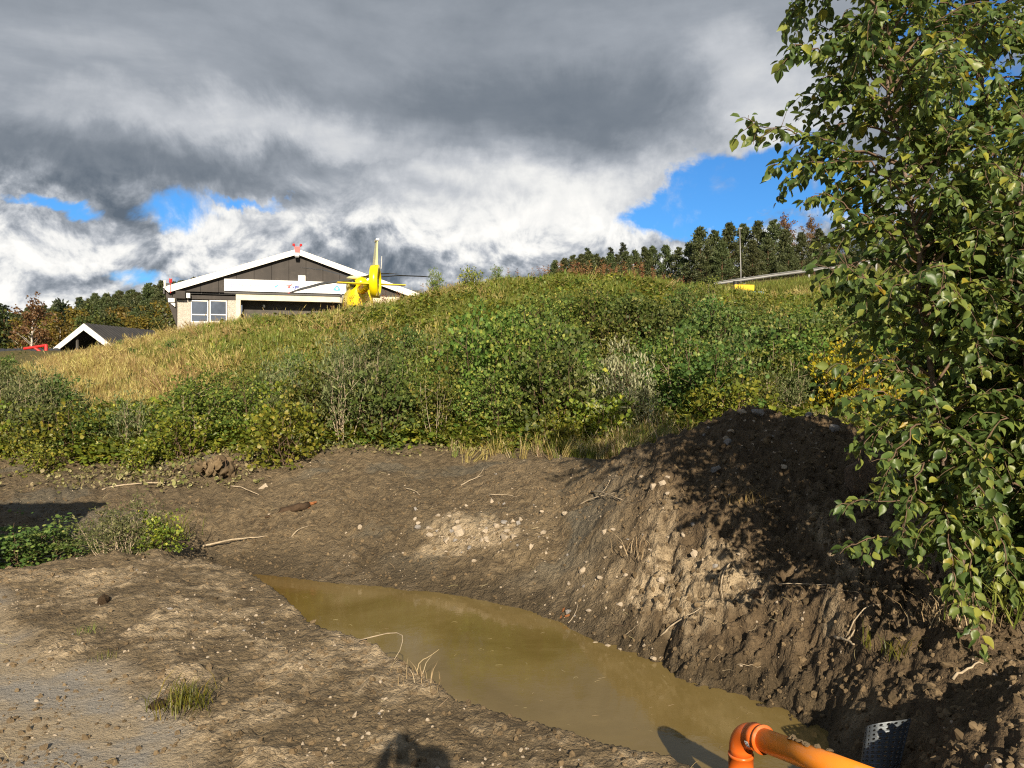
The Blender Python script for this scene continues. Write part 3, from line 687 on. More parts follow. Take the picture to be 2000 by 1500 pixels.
ALD = [shrub_proto(100 + k, 1.9, .62, 13, 2300, LEAF_MID, (.045, .085), 'thicket_leaf', stem_mat='pale_twig' if k % 2 else 'twig') for k in range(4)]
DRK = [shrub_proto(120 + k, 1.8, .65, 13, 2200, LEAF_MID, (.050, .095), 'dark_leaf') for k in range(3)]
WIL = [shrub_proto(140 + k, 1.9, .55, 14, 1800, LEAF_NARROW, (.07, .12), 'willow_leaf', up=.6, stem_mat='pale_twig') for k in range(3)]
LIM = [shrub_proto(160 + k, 1.0, .45, 10, 900, LEAF_MID, (.05, .09), 'lime_leaf') for k in range(3)]
SIL = shrub_proto(180, 2.3, .40, 12, 1500, LEAF_NARROW, (.07, .115), 'silver_leaf', up=.9, top=.05)
YEL = [shrub_proto(190 + k, 1.7, .6, 12, 1500, LEAF_MID, (.05, .09), 'yellow_leaf', bare=.3) for k in range(2)]

def row_of(d): return 'front' if d < 13.6 else 'middle' if d < 17.5 else 'upper'
def place_of(px):
    for lim, w in ((150, 'at the left edge'), (420, 'below the gabled shed'), (640, 'below the hangar'), (800, 'below the helicopter'), (1140, 'left of the silvery willow'), (1330, 'behind the silvery willow'), (1600, 'behind the heap'), (9999, 'behind the alders')):
        if px < lim: return w

def thicket():
    g = np.random.default_rng(11); done = []
    # top outline of the scrub in the photograph; below it the slope is overgrown
    ox = [-100, 0, 120, 160, 300, 420, 520, 640, 760, 900, 1010, 1080, 1200, 1320, 1420, 1560, 1700, 1900, 2100]
    oy = [700, 700, 730, 775, 750, 720, 690, 665, 655, 625, 595, 575, 570, 572, 580, 600, 600, 600, 600]
    tries = 0
    while len(done) < 215 and tries < 9000:
        tries += 1
        px = g.uniform(-80, 2050); d = 12.4 + 14.5 * g.random() ** 1.7
        x = (px - 1000) / F * d; z = gz1(x, d); sc = g.uniform(.55, 1.05) if g.random() < .8 else g.uniform(1.05, 1.35)
        h = 1.75 * sc; top = 750 - F * (z + h - 1.6) / d
        lim = np.interp(px, ox, oy)
        if top < lim - 6: continue
        if d > 15 and px < 900 and g.random() < .35: continue
        if any((x - a) ** 2 + (d - b) ** 2 < (.62 * (.6 + .4 * sc)) ** 2 for a, b in done): continue
        if 1150 < px < 1330 and d < 13.6: continue
        done.append((x, d))
        u = g.random()
        if px < 150: kind = 'w' if u < .7 else 'd'
        elif 480 < px < 720: kind = 'w' if u < .5 else 'a'
        elif px > 1000 and d > 14: kind = 'd' if u < .55 else 'a'
        else: kind = 'a' if u < .55 else 'd' if u < .8 else 'w'
        pr, name, what, grp = {'a': (ALD, 'alder_shrub', 'green broad-leaved shrub', 'green shrubs of the thicket'), 'd': (DRK, 'dark_shrub', 'dark leafy shrub', 'dark shrubs of the thicket'),
                               'w': (WIL, 'willow_shrub', 'grey-green narrow-leaved willow', 'willows of the thicket')}[kind]
        put_shrub(name, pr[int(g.integers(len(pr)))], (x, d, z - .03), sc, g.random() * 6.28, '%s %s in the %s thicket %s' % ('tall' if sc > .8 else 'low', what, row_of(d), place_of(px)), 'shrub', grp, g.uniform(.9, 1.2))
    # a lower, brighter fringe in front
    for k in range(46):
        px = g.uniform(-60, 1230) if k < 34 else g.uniform(1330, 1950); d = g.uniform(11.3, 13.2) if k < 34 else g.uniform(10.5, 12.6)
        if 560 < px < 860 and d < 12.2: d = 12.4
        x = (px - 1000) / F * d
        put_shrub('lime_shrub', LIM[k % 3], (x, d, gz1(x, d) - .03), g.uniform(.28, 1.0), g.random() * 6.28, 'low yellow-green shrub between thicket and soil, ' + place_of(px), 'shrub', 'low bright shrubs along the bank')
thicket()

def one_by_one():
    def near(px, py): return on_ground(px, py)
    def shrub(name, pr, px, py, hpx, label, h0=1.9, dist=None, rz=0.5, sz=1.0):
        if dist is None:
            p = near(px, py); 
        else:
            x = (px - 1000) / F * dist; p = Vector((x, dist, gz1(x, dist)))
        s = 1.25 * hpx / F * p.y / h0 / sz if dist < 9 else hpx / F * p.y / h0 / sz
        return put_shrub(name, pr, (p.x, p.y, p.z - .03), s, rz, label, 'shrub', None, sz)
    shrub('silver_willow', SIL, 1215, 880, 205, 'silvery white-leaved willow standing out of the green thicket', dist=12.3)
    shrub('silver_willow', SIL, 1258, 870, 110, 'smaller silvery willow right beside the tall silvery one', dist=12.6, rz=2.2)
    shrub('yellow_shrub', YEL[0], 1655, 790, 185, 'bright yellow autumn shrub behind the heap, left of the alders', 1.7, dist=12.2)
    shrub('yellow_shrub', YEL[1], 1725, 800, 160, 'golden yellow shrub partly behind the leaning alder stem', 1.7, dist=11.6)
    shrub('willow_bush', WIL[0], 35, 850, 170, 'large dense willow bush at the left edge', dist=13.2, sz=.8)
    shrub('willow_bush', WIL[1], 95, 850, 150, 'rounded willow bush left of the dry grass slope', dist=13.6, sz=.8)
    shrub('sapling', ALD[0], 850, 572, 66, 'lone leafy sapling on the crest, right of the rotor blade tip', dist=27.5, sz=1.5)
    shrub('sapling', LIM[0], 918, 562, 55, 'pale green sapling on the crest, second from the helicopter', 1.0, dist=27.0, sz=1.3)
    shrub('sapling', ALD[2], 968, 555, 50, 'dark sapling on the crest, third from the helicopter', dist=27.0, sz=1.4)
    shrub('sapling', ALD[3], 1380, 585, 100, 'tall leafy sapling rising above the thicket, left of the lamp post', dist=21.0, sz=1.4)
    shrub('sapling', DRK[0], 1335, 585, 60, 'short sapling in front of the pines, above the thicket', dist=22.0, sz=1.2)
    shrub('hill_shrub', DRK[1], 258, 684, 28, 'small dark shrub on the dry slope below the gabled shed', dist=24.0)
    shrub('hill_shrub', ALD[1], 240, 668, 36, 'leafy shrub on the crest in front of the gabled shed roof', dist=28.5)
    shrub('hill_shrub', DRK[2], 336, 702, 36, 'little dark fir-like shrub in the middle of the dry slope', dist=22.0)
    shrub('hill_shrub', ALD[2], 497, 642, 30, 'small green shrub high on the grassy slope below the hangar window', dist=26.0)
    shrub('weed_clump', WIL[2], 245, 1083, 100, 'sunlit leafy weed clump at the far edge of the dirt pad', dist=7.35, sz=.6)
    shrub('weed_clump', WIL[0], 205, 1085, 80, 'left half of the sunlit weeds at the edge of the dirt pad', dist=7.45, sz=.6, rz=2)
    shrub('weed_clump', LIM[1], 305, 1070, 70, 'grassy green tip of the weeds beside the ditch corner', 1.0, dist=7.5)
    shrub('weed_clump', DRK[0], 40, 1110, 105, 'shaded weeds in the hollow at the left edge', dist=7.6, sz=.6)
    shrub('weed_clump', DRK[2], 100, 1100, 85, 'shaded weeds in the hollow, next to the sunlit clump', dist=7.7, sz=.6)
one_by_one()

# ---- grass and other uncountable cover: scattered over the ground as one object each
PROTO = bpy.data.collections.new('scatter_sources')
def proto_col(name, meshes):
    c = bpy.data.collections.new(name)
    for k, me in enumerate(meshes): c.objects.link(bpy.data.objects.new('%s_%02d' % (name, k), me))
    return c

def scatter(name, pts, rot, scl, col, n_kinds, label, cat):
    me = bpy.data.meshes.new(name); n = len(pts)
    me.vertices.add(n); me.vertices.foreach_set('co', np.ascontiguousarray(pts, np.float32).ravel())
    a = me.attributes.new('rot', 'FLOAT_VECTOR', 'POINT'); a.data.foreach_set('vector', np.ascontiguousarray(rot, np.float32).ravel())
    scl = np.asarray(scl, float); scl = scl if scl.ndim == 2 else np.repeat(scl[:, None], 3, 1)
    a = me.attributes.new('scl', 'FLOAT_VECTOR', 'POINT'); a.data.foreach_set('vector', np.ascontiguousarray(scl, np.float32).ravel())
    a = me.attributes.new('kind', 'INT', 'POINT'); a.data.foreach_set('value', rng.integers(0, n_kinds, n).astype(np.int32))
    o = link(name, me); tag(o, label, cat, kind='stuff')
    ng = bpy.data.node_groups.new(name, 'GeometryNodeTree')
    ng.interface.new_socket('Geometry', in_out='INPUT', socket_type='NodeSocketGeometry'); ng.interface.new_socket('Geometry', in_out='OUTPUT', socket_type='NodeSocketGeometry')
    N = ng.nodes; i = N.new('NodeGroupInput'); ou = N.new('NodeGroupOutput'); ip = N.new('GeometryNodeInstanceOnPoints'); ci = N.new('GeometryNodeCollectionInfo')
    ci.inputs['Collection'].default_value = col; ci.inputs['Separate Children'].default_value = True; ci.inputs['Reset Children'].default_value = True
    ip.inputs['Pick Instance'].default_value = True
    def named(t, nm):
        q = N.new('GeometryNodeInputNamedAttribute'); q.data_type = t; q.inputs['Name'].default_value = nm
        return next(s for s in q.outputs if s.enabled and s.name == 'Attribute')
    L = ng.links; L.new(i.outputs[0], ip.inputs['Points']); L.new(ci.outputs[0], ip.inputs['Instance'])
    L.new(named('INT', 'kind'), ip.inputs['Instance Index']); L.new(named('FLOAT_VECTOR', 'rot'), ip.inputs['Rotation']); L.new(named('FLOAT_VECTOR', 'scl'), ip.inputs['Scale'])
    L.new(ip.outputs[0], ou.inputs[0])
    md = o.modifiers.new('scatter', 'NODES'); md.node_group = ng
    return o

def tuft(seed, n, h, spread, width, bend, mat, heads=0):
    g = np.random.default_rng(seed); V, Fc = [], []
    for k in range(n):
        a = g.random() * 6.283; b = np.array([g.normal() * spread * .4, g.normal() * spread * .4, 0]); hh = h * g.uniform(.55, 1.0)
        out = np.array([math.cos(a), math.sin(a), 0]) * bend * hh * g.uniform(.2, 1); w = np.array([-math.sin(a), math.cos(a), 0]) * width * g.uniform(.7, 1.2)
        i = len(V); m = b + out * .3 + np.array([0, 0, hh * .6]); t = b + out + np.array([0, 0, hh])
        V += [b - w, b + w, m + w * .8, m - w * .8, t]; Fc += [(i, i + 1, i + 2), (i, i + 2, i + 3), (i + 3, i + 2, i + 4)]
        if k < heads:
            i = len(V); q = t + np.array([0, 0, .09]); V += [t - w * 1.6, t + w * 1.6, q + out * .15]; Fc += [(i, i + 1, i + 2)]
    me = mesh_np('tuft', np.array(V), np.array(Fc)); me.materials.append(MATS[mat]); return me

def hill_points(n, seed, keep):
    g = np.random.default_rng(seed); y = 13 + 18.5 * g.random(n) ** .9; px = g.uniform(-150, 2150, n); x = (px - 1000) / F * y
    k = keep(px, y, x) > g.random(n); x, y = x[k], y[k]
    return np.stack([x, y, gz(x, y) - .02], 1)

def rots(n, tilt=.2): return np.stack([rng.normal(size=n) * tilt, rng.normal(size=n) * tilt, rng.uniform(0, 6.283, n)], 1)

def covers():
    dry = proto_col('dry_tuft', [tuft(k, 12, .33, .12, .0055, .55, 'dry_grass', 4) for k in range(5)])
    grn = proto_col('green_tuft', [tuft(20 + k, 14, .24, .13, .0075, .7, 'green_grass', 1) for k in range(5)])
    def dryness(px, y, x):
        v = 0.04 + .85 * sstep(px, 700, 150) + .22 * sstep(y, 26.5, 29) + 1.1 * fbm(x * .35, y * .35, 3, 70)
        return np.clip(v, 0.03, 1)
    p = hill_points(80000, 1, lambda px, y, x: dryness(px, y, x) * .62)
    pt = fbm(p[:, 0] * .8, p[:, 1] * .8, 3, 73); r_ = rots(len(p), .22); r_[:, 0] += np.where(pt > .08, .7, 0)
    scatter('dry_grass', p, r_, np.clip(rng.uniform(.5, 1.2, len(p)) * (1 + 1.6 * pt), .3, 2) * np.where(rng.random(len(p)) < .06, 1.3, 1), dry, 5, 'dry straw-coloured grass on the hillside and along its crest', 'grass')
    p = hill_points(110000, 2, lambda px, y, x: np.clip(1.05 - dryness(px, y, x), .12, 1) * .75)
    pt = fbm(p[:, 0] * .7, p[:, 1] * .7, 3, 74)
    scatter('green_grass', p, rots(len(p), .3), np.clip(rng.uniform(.5, 1.3, len(p)) * (1 + 1.8 * pt), .3, 2.2), grn, 5, 'green grass and low herbs covering the hillside', 'grass')
    # herbs among the grass and the ground layer of the thicket
    herb = []
    for k, m in enumerate(('lime_leaf', 'lime_leaf', 'lime_leaf', 'thicket_leaf')):
        g = np.random.default_rng(300 + k); n = 26; P = g.normal(size=(n, 3)) * (.13, .13, .07); P[:, 2] = np.abs(P[:, 2]) + .04
        D = P * (1, 1, .2) + g.normal(size=(n, 3)) * .05 + (0, 0, .02); me = leaves_mesh('herb', LEAF_MID, P, D, np.array([0, -.2, .9]) + g.normal(size=(n, 3)) * .35, g.uniform(.05, .10, n)); me.materials.append(MATS[m]); herb.append(me)
    hc = proto_col('herb', herb)
    g = np.random.default_rng(33); n = 15000
    y = np.where(g.random(n) < .5, g.uniform(11.7, 15.5, n), g.uniform(15, 27, n)); px = g.uniform(-120, 2120, n); x = (px - 1000) / F * y
    k = ((y > 12.2 + 1.2 * fbm(x * .9, y * .9, 3, 71)) & ~((px > 560) & (px < 900) & (y < 12.3))) | ((px > 1320) & (y > 10.2)); k &= (g.random(n) < np.where(y > 15, .75 * sstep(px, 300, 900), 1)); x, y = x[k], y[k]
    p = np.stack([x, y, gz(x, y) - .01], 1)
    scatter('undergrowth', p, rots(len(p), .15), g.uniform(.6, 1.5, len(p)), hc, 4, 'low green undergrowth at the foot of the thicket', 'undergrowth')
    # long golden grass behind the heap
    gold = proto_col('golden_tuft', [tuft(60 + k, 16, .32, .10, .0045, .7, 'straw' if k == 0 else 'dry_grass' if k == 1 else 'green_grass', 2) for k in range(4)])
    n = 760; px = np.concatenate([g.normal(1215, 70, 560), g.uniform(880, 1090, 50), g.uniform(1560, 1720, 150)]); y = g.uniform(10.9, 12.6, n); x = (px - 1000) / F * y
    p = np.stack([x, y, gz(x, y) - .01], 1)
    scatter('golden_grass', p, rots(n, .25), g.uniform(.5, 1.1, n), gold, 4, 'golden grass between the thicket and the soil heap', 'grass')
    # red-brown fireweed along the crest
    fw = []
    for k in range(4):
        gg = np.random.default_rng(80 + k); mb_p = []; n2 = 46
        u = gg.random(n2); P = np.stack([gg.normal(size=n2) * .035, gg.normal(size=n2) * .035, .12 + .75 * u], 1); D = gg.normal(size=(n2, 3)) * (1, 1, .4) + (0, 0, .5)
        me = leaves_mesh('fireweed', LEAF_NARROW, P, D, gg.normal(size=(n2, 3)), gg.uniform(.06, .13, n2)); me.materials.append(MATS['rust_stalk']); fw.append(me)
    fc = proto_col('fireweed', fw)
    n = 100; px = np.concatenate([g.normal(1110, 60, 45), g.normal(1235, 60, 35), g.uniform(640, 860, 20)]); y = g.uniform(26.2, 29.2, n); x = (px - 1000) / F * y
    p = np.stack([x, y, gz(x, y)], 1)
    scatter('fireweed', p, rots(n, .12), g.uniform(.4, .85, n), fc, 4, 'rust-red withered fireweed along the crest of the hill', 'weeds')
    # grass on the road bank
    n = 9000; px = g.uniform(1250, 2100, n); y = g.uniform(33, 52, n); x = (px - 1000) / F * y; p = np.stack([x, y, gz(x, y) - .02], 1)
    scatter('bank_grass', p, rots(n), g.uniform(1.0, 1.8, n), grn, 5, 'green grass on the bank below the guardrail', 'grass')
covers()
# ------------------------------------------------------------------ trees behind
def conifer(seed, h, w, mat, n=1500, pine=True, first=.18):
    g = np.random.default_rng(seed); mb = MB()
    mb.tube([(0, 0, -.3), (g.normal() * .05, g.normal() * .05, h * .5), (0, 0, h * .97)], [.022 * h, .014 * h, .004 * h], 6)
    P, D = [], []; nb = int(h * (6.0 if pine else 7.5)); clumps = []
    for k in range(nb):
        u = first + (1 - first) * (k + g.random()) / nb; a = g.random() * 6.283
        ln = w * ((1 - u) ** (.78 if pine else .95)) * g.uniform(.65, 1.15) + .12
        el = (.25 + .5 * u) if pine else (-.25 + .5 * u)
        d = np.array([math.cos(a) * math.cos(el), math.sin(a) * math.cos(el), math.sin(el)]); b = np.array([0, 0, u * h]); t = b + d * ln
        mb.tube([b, b + d * ln * .6, t + (0, 0, .06 * ln)], [.006 * h * (1 - u * .7), .004 * h * (1 - u * .7), .006], 3, cap=False)
        m = max(6, int(n / nb)); s = .25 + .75 * g.random(m) ** .7
        p = b + d * (ln * s)[:, None] + g.normal(size=(m, 3)) * np.array([.20, .20, .16]) * (.5 + .5 * ln); P.append(p); D.append(d * .6 + g.normal(size=(m, 3)) * .5 + (0, 0, .35 if pine else -.1))
    P = np.concatenate(P); D = np.concatenate(D)
    tm = (np.array([(0, 0, 0), (.22, .5, .05), (0, 1, 0), (-.22, .5, .05)], float), np.array([(0, 1, 3), (1, 2, 3)]))
    fo = leaves_mesh('crown', tm, P, D, g.normal(size=P.shape), g.uniform(.22, .44, len(P)) * (h / 8) ** .3); fo.materials.append(MATS[mat])
    tr = mb.mesh('trunk', True); tr.materials.append(MATS['pine_bark']); return tr, fo

def broadleaf(seed, h, w, mat, n=2300, size=(.14, .26), bark='birch_bark', airy=.5):
    g = np.random.default_rng(seed); mb = MB(); top = np.array([g.normal() * .2, g.normal() * .2, h * .95])
    mb.tube([(0, 0, -.3), tuple(top * .5 + g.normal(size=3) * .08), tuple(top)], [.018 * h, .011 * h, .003 * h], 6); P = []
    nb = 34
    for k in range(nb):
        u = .22 + .75 * k / nb; a = g.random() * 6.283; ln = w * math.sin(min(1, (1 - u) * 1.25 + .12) * 1.57) * g.uniform(.6, 1.1); el = .35 + .6 * u
        d = np.array([math.cos(a) * math.cos(el), math.sin(a) * math.cos(el), math.sin(el)]); b = top * u; t = b + d * ln
        mb.tube([b, b + d * ln * .55 + (0, 0, .05), t], [.007 * h * (1 - u * .7), .004 * h * (1 - u * .7), .008], 4, cap=False)
        for q in range(4):
            c = b + d * ln * g.uniform(.45, 1.05) + g.normal(size=3) * .18 * w; m = n // (nb * 4); P.append(c + g.normal(size=(m, 3)) * np.array([.26, .26, .22]) * w * .55 * airy)
    P = np.concatenate(P); P[:, 2] = np.maximum(P[:, 2], .3)
    fo = leaves_mesh('crown', LEAF_MID, P, rand_dir(len(P), -.2), np.array([0, -.3, .6]) + g.normal(size=P.shape) * .6, g.uniform(size[0], size[1], len(P))); fo.materials.append(MATS[mat])
    tr = mb.mesh('trunk', True); tr.materials.append(MATS[bark]); return tr, fo

def tree(name, pr, x, y, s, label, group=None, sink=.1, rz=None):
    r = empty(name, (x, y, gz1(x, y) - sink), rng.random() * 6.28 if rz is None else rz, label, 'tree', group); r.scale = (s, s, s)
    link('trunk', pr[0], None, r); link('crown', pr[1], None, r); return r

def forest():
    PIN = [conifer(400 + k, 8, 3.0, 'pine_needles', 6500, True, .02) for k in range(4)]
    SPR = [conifer(420 + k, 8, 1.7, 'spruce_needles', 2000, False, .08) for k in range(3)]
    BRU = broadleaf(440, 9, 2.3, 'birch_autumn', 2600, airy=.6)
    BYE = [broadleaf(450 + k, 7, 2.2, 'birch_yellow', 2600) for k in range(2)]
    GRN = [broadleaf(460 + k, 7, 2.4, 'tree_green', 2600, bark='pine_bark') for k in range(2)]
    def by_top(name, pr, h0, px, top, d, label, group=None):
        x = (px - 1000) / F * d; z = gz1(x, d); h = 1.6 + (750 - top) / F * d - z
        tree(name, pr, x, d, max(.25, h / h0), label, group)
    # right: pines behind the road, from the crest to the alders
    row = [(1085, 512, 78), (1103, 508, 76), (1120, 502, 76), (1135, 500, 73), (1150, 495, 74), (1165, 500, 75), (1192, 498, 73), (1222, 494, 75), (1258, 486, 75), (1178, 506, 72), (1205, 500, 80), (1240, 492, 78), (1275, 484, 76), (1300, 482, 74), (1325, 486, 72), (1345, 478, 70)]
    for k, (px, t, d) in enumerate(row):
        by_top('pine_tree', PIN[k % 4], 8, px, t - 2, d, 'small pine in the row just behind the crest', 'small pines behind the crest')
    row = [(1368, 446, 68), (1395, 452, 70), (1425, 437, 70), (1452, 440, 74), (1480, 434, 72), (1512, 432, 70), (1535, 450, 66), (1565, 455, 66), (1600, 448, 68), (1640, 440, 68), (1690, 425, 70), (1740, 430, 70), (1800, 420, 72), (1870, 420, 70), (1950, 410, 72)]
    for k, (px, t, d) in enumerate(row):
        by_top('pine_tree', PIN[(k + 1) % 4], 8, px, t, d, 'tall dark green pine in the stand beyond the road and guardrail', 'tall pines beyond the road')
    for k, (px, t, d) in enumerate([(1410, 470, 63), (1470, 470, 63), (1540, 478, 61), (1590, 470, 62), (1380, 480, 64), (1500, 465, 64)]):
        by_top('pine_tree', PIN[k % 4], 8, px, t, d, 'lower bushy pine at the front of the stand, just behind the guardrail', 'front pines behind the guardrail')
    for px, t, lab in ((1147, 484, 'dark spruce tip showing over the pines, leftmost of three'), (1193, 483, 'dark spruce tip in the middle above the small pines'), (1217, 474, 'dark pointed spruce above the small pines, rightmost of three')):
        by_top('spruce_tree', SPR[0], 8, px, t, 98, lab, 'spruces above the small pines')
    by_top('birch_tree', BRU, 9, 1535, 420, 82, 'rust-brown autumn birch showing above the pines beside the alders')
    by_top('birch_tree', BRU, 9, 1585, 425, 80, 'second rust-brown birch, half hidden behind the alder leaves')
    # left: mixed trees behind the sheds
    lab = {'g': 'green leafy tree in the mixed row behind the sheds', 'y': 'yellow autumn birch in the mixed row behind the sheds', 's': 'dark conifer in the mixed row behind the sheds'}
    row = [(-40, 590, 'g'), (8, 597, 's'), (-10, 640, 'g'), (40, 625, 'y'), (92, 622, 'y'), (120, 588, 's'), (112, 630, 'y'), (150, 604, 'y'), (172, 612, 'g'), (135, 640, 'y'), (200, 624, 'g'), (226, 618, 'g'), (246, 604, 'y'), (275, 620, 'y'), (300, 612, 'g'), (318, 592, 'y'), (338, 604, 'g'), (262, 624, 'y'), (185, 632, 'g'), (75, 640, 'g')]
    for k, (px, t, q) in enumerate(row):
        pr, h0, nm = {'g': (GRN[k % 2], 7, 'leafy_tree'), 'y': (BYE[k % 2], 7, 'birch_tree'), 's': (SPR[k % 3], 8, 'conifer_tree')}[q]
        by_top(nm, pr, h0, px, t, 84 + (k * 7) % 18, lab[q], {'g': 'green trees behind the sheds', 'y': 'yellow birches behind the sheds', 's': 'conifers behind the sheds'}[q])
    by_top('birch_tree', BRU, 9, 62, 582, 80, 'tall brown birch with a pale trunk, nearly bare, left of the gabled shed')
    # the wooded hill beyond
    g = np.random.default_rng(5); n = 520; y = g.uniform(165, 262, n); px = g.uniform(-60, 420, n); x = (px - 1000) / F * y
    p = np.stack([x, y, gz(x, y) - .5], 1)
    col = proto_col('hill_pine', [q[1] for q in PIN] + [SPR[0][1]])
    scatter('far_wood', p, rots(n, .03), g.uniform(.9, 1.35, n), col, 5, 'dark pine wood covering the far hill behind the sheds', 'wood')
forest()
# ------------------------------------------------------------------ hangar on the plateau
principled('dark_cladding', (0.050, 0.044, 0.040), .75, spec=.3, vary=.25, vscale=.9, bump=.15, bscale=9, dirt=((.10, .085, .07), .35))
principled('white_board', (0.78, 0.76, 0.70), .5, vary=.05, vscale=2, dirt=((.55, .52, .46), .25))
principled('sign_white', (0.80, 0.80, 0.79), .4, vary=.03, vscale=1)
principled('cream_concrete', (0.62, 0.56, 0.42), .8, spec=.2, vary=.10, vscale=2, bump=.2, bscale=30, dirt=((.45, .40, .30), .3))
principled('pebble_dash', (0.40, 0.37, 0.32), .9, spec=.2, vary=.45, vscale=22, bump=1.0, bscale=26)
principled('roof_metal', (0.040, 0.038, 0.037), .55, spec=.4, vary=.2, vscale=1.2)
principled('black_metal', (0.018, 0.018, 0.018), .5, vary=.2)
principled('grey_metal', (0.30, 0.31, 0.32), .45, metal=.6, vary=.15)
principled('red_paint', (0.48, 0.022, 0.020), .4, vary=.12)
principled('interior_dark', (0.075, 0.068, 0.058), .9, vary=.2)
principled('sign_ink', (0.10, 0.11, 0.13), .6, vary=.05)
principled('sign_blue', (0.05, 0.33, 0.62), .5, vary=.2)
principled('sign_navy', (0.03, 0.06, 0.30), .5, vary=.05)
principled('sign_red', (0.62, 0.035, 0.035), .5, vary=.05)

def glass_mat(name, base):
    m = principled(name, base, .05, metal=.75, spec=.9, vary=.15, vscale=1.2); return m
glass_mat('window_glass', (0.22, 0.25, 0.30))

FA = np.array([-25.4, 56.0]); FB = np.array([-7.26, 60.5]); FU = (FB - FA) / np.linalg.norm(FB - FA); FN = np.array([-FU[1], FU[0]])   # FN points away from the camera
FZ = 3.2
def fac(px, py, push=0.0):
    """point on the hangar front behind a pixel -> (along, height) in the hangar's own axes"""
    u = (px - 1000) / F; o = FA + FN * push
    # solve  (u*y, y) = o + FU*s
    s = (u * o[1] - o[0]) / (FU[0] - u * FU[1]); y = o[1] + FU[1] * s
    return s, 1.6 + (750 - py) / F * y - FZ

def text_mesh(body, size, name):
    c = bpy.data.curves.new(name, 'FONT'); c.body = body; c.size = size; c.extrude = .004; c.align_x = 'LEFT'
    o = bpy.data.objects.new(name, c); COL.objects.link(o); bpy.context.view_layer.update()
    me = bpy.data.meshes.new_from_object(o.evaluated_get(bpy.context.evaluated_depsgraph_get()))
    bpy.data.objects.remove(o); bpy.data.curves.remove(c); me.name = name
    return me

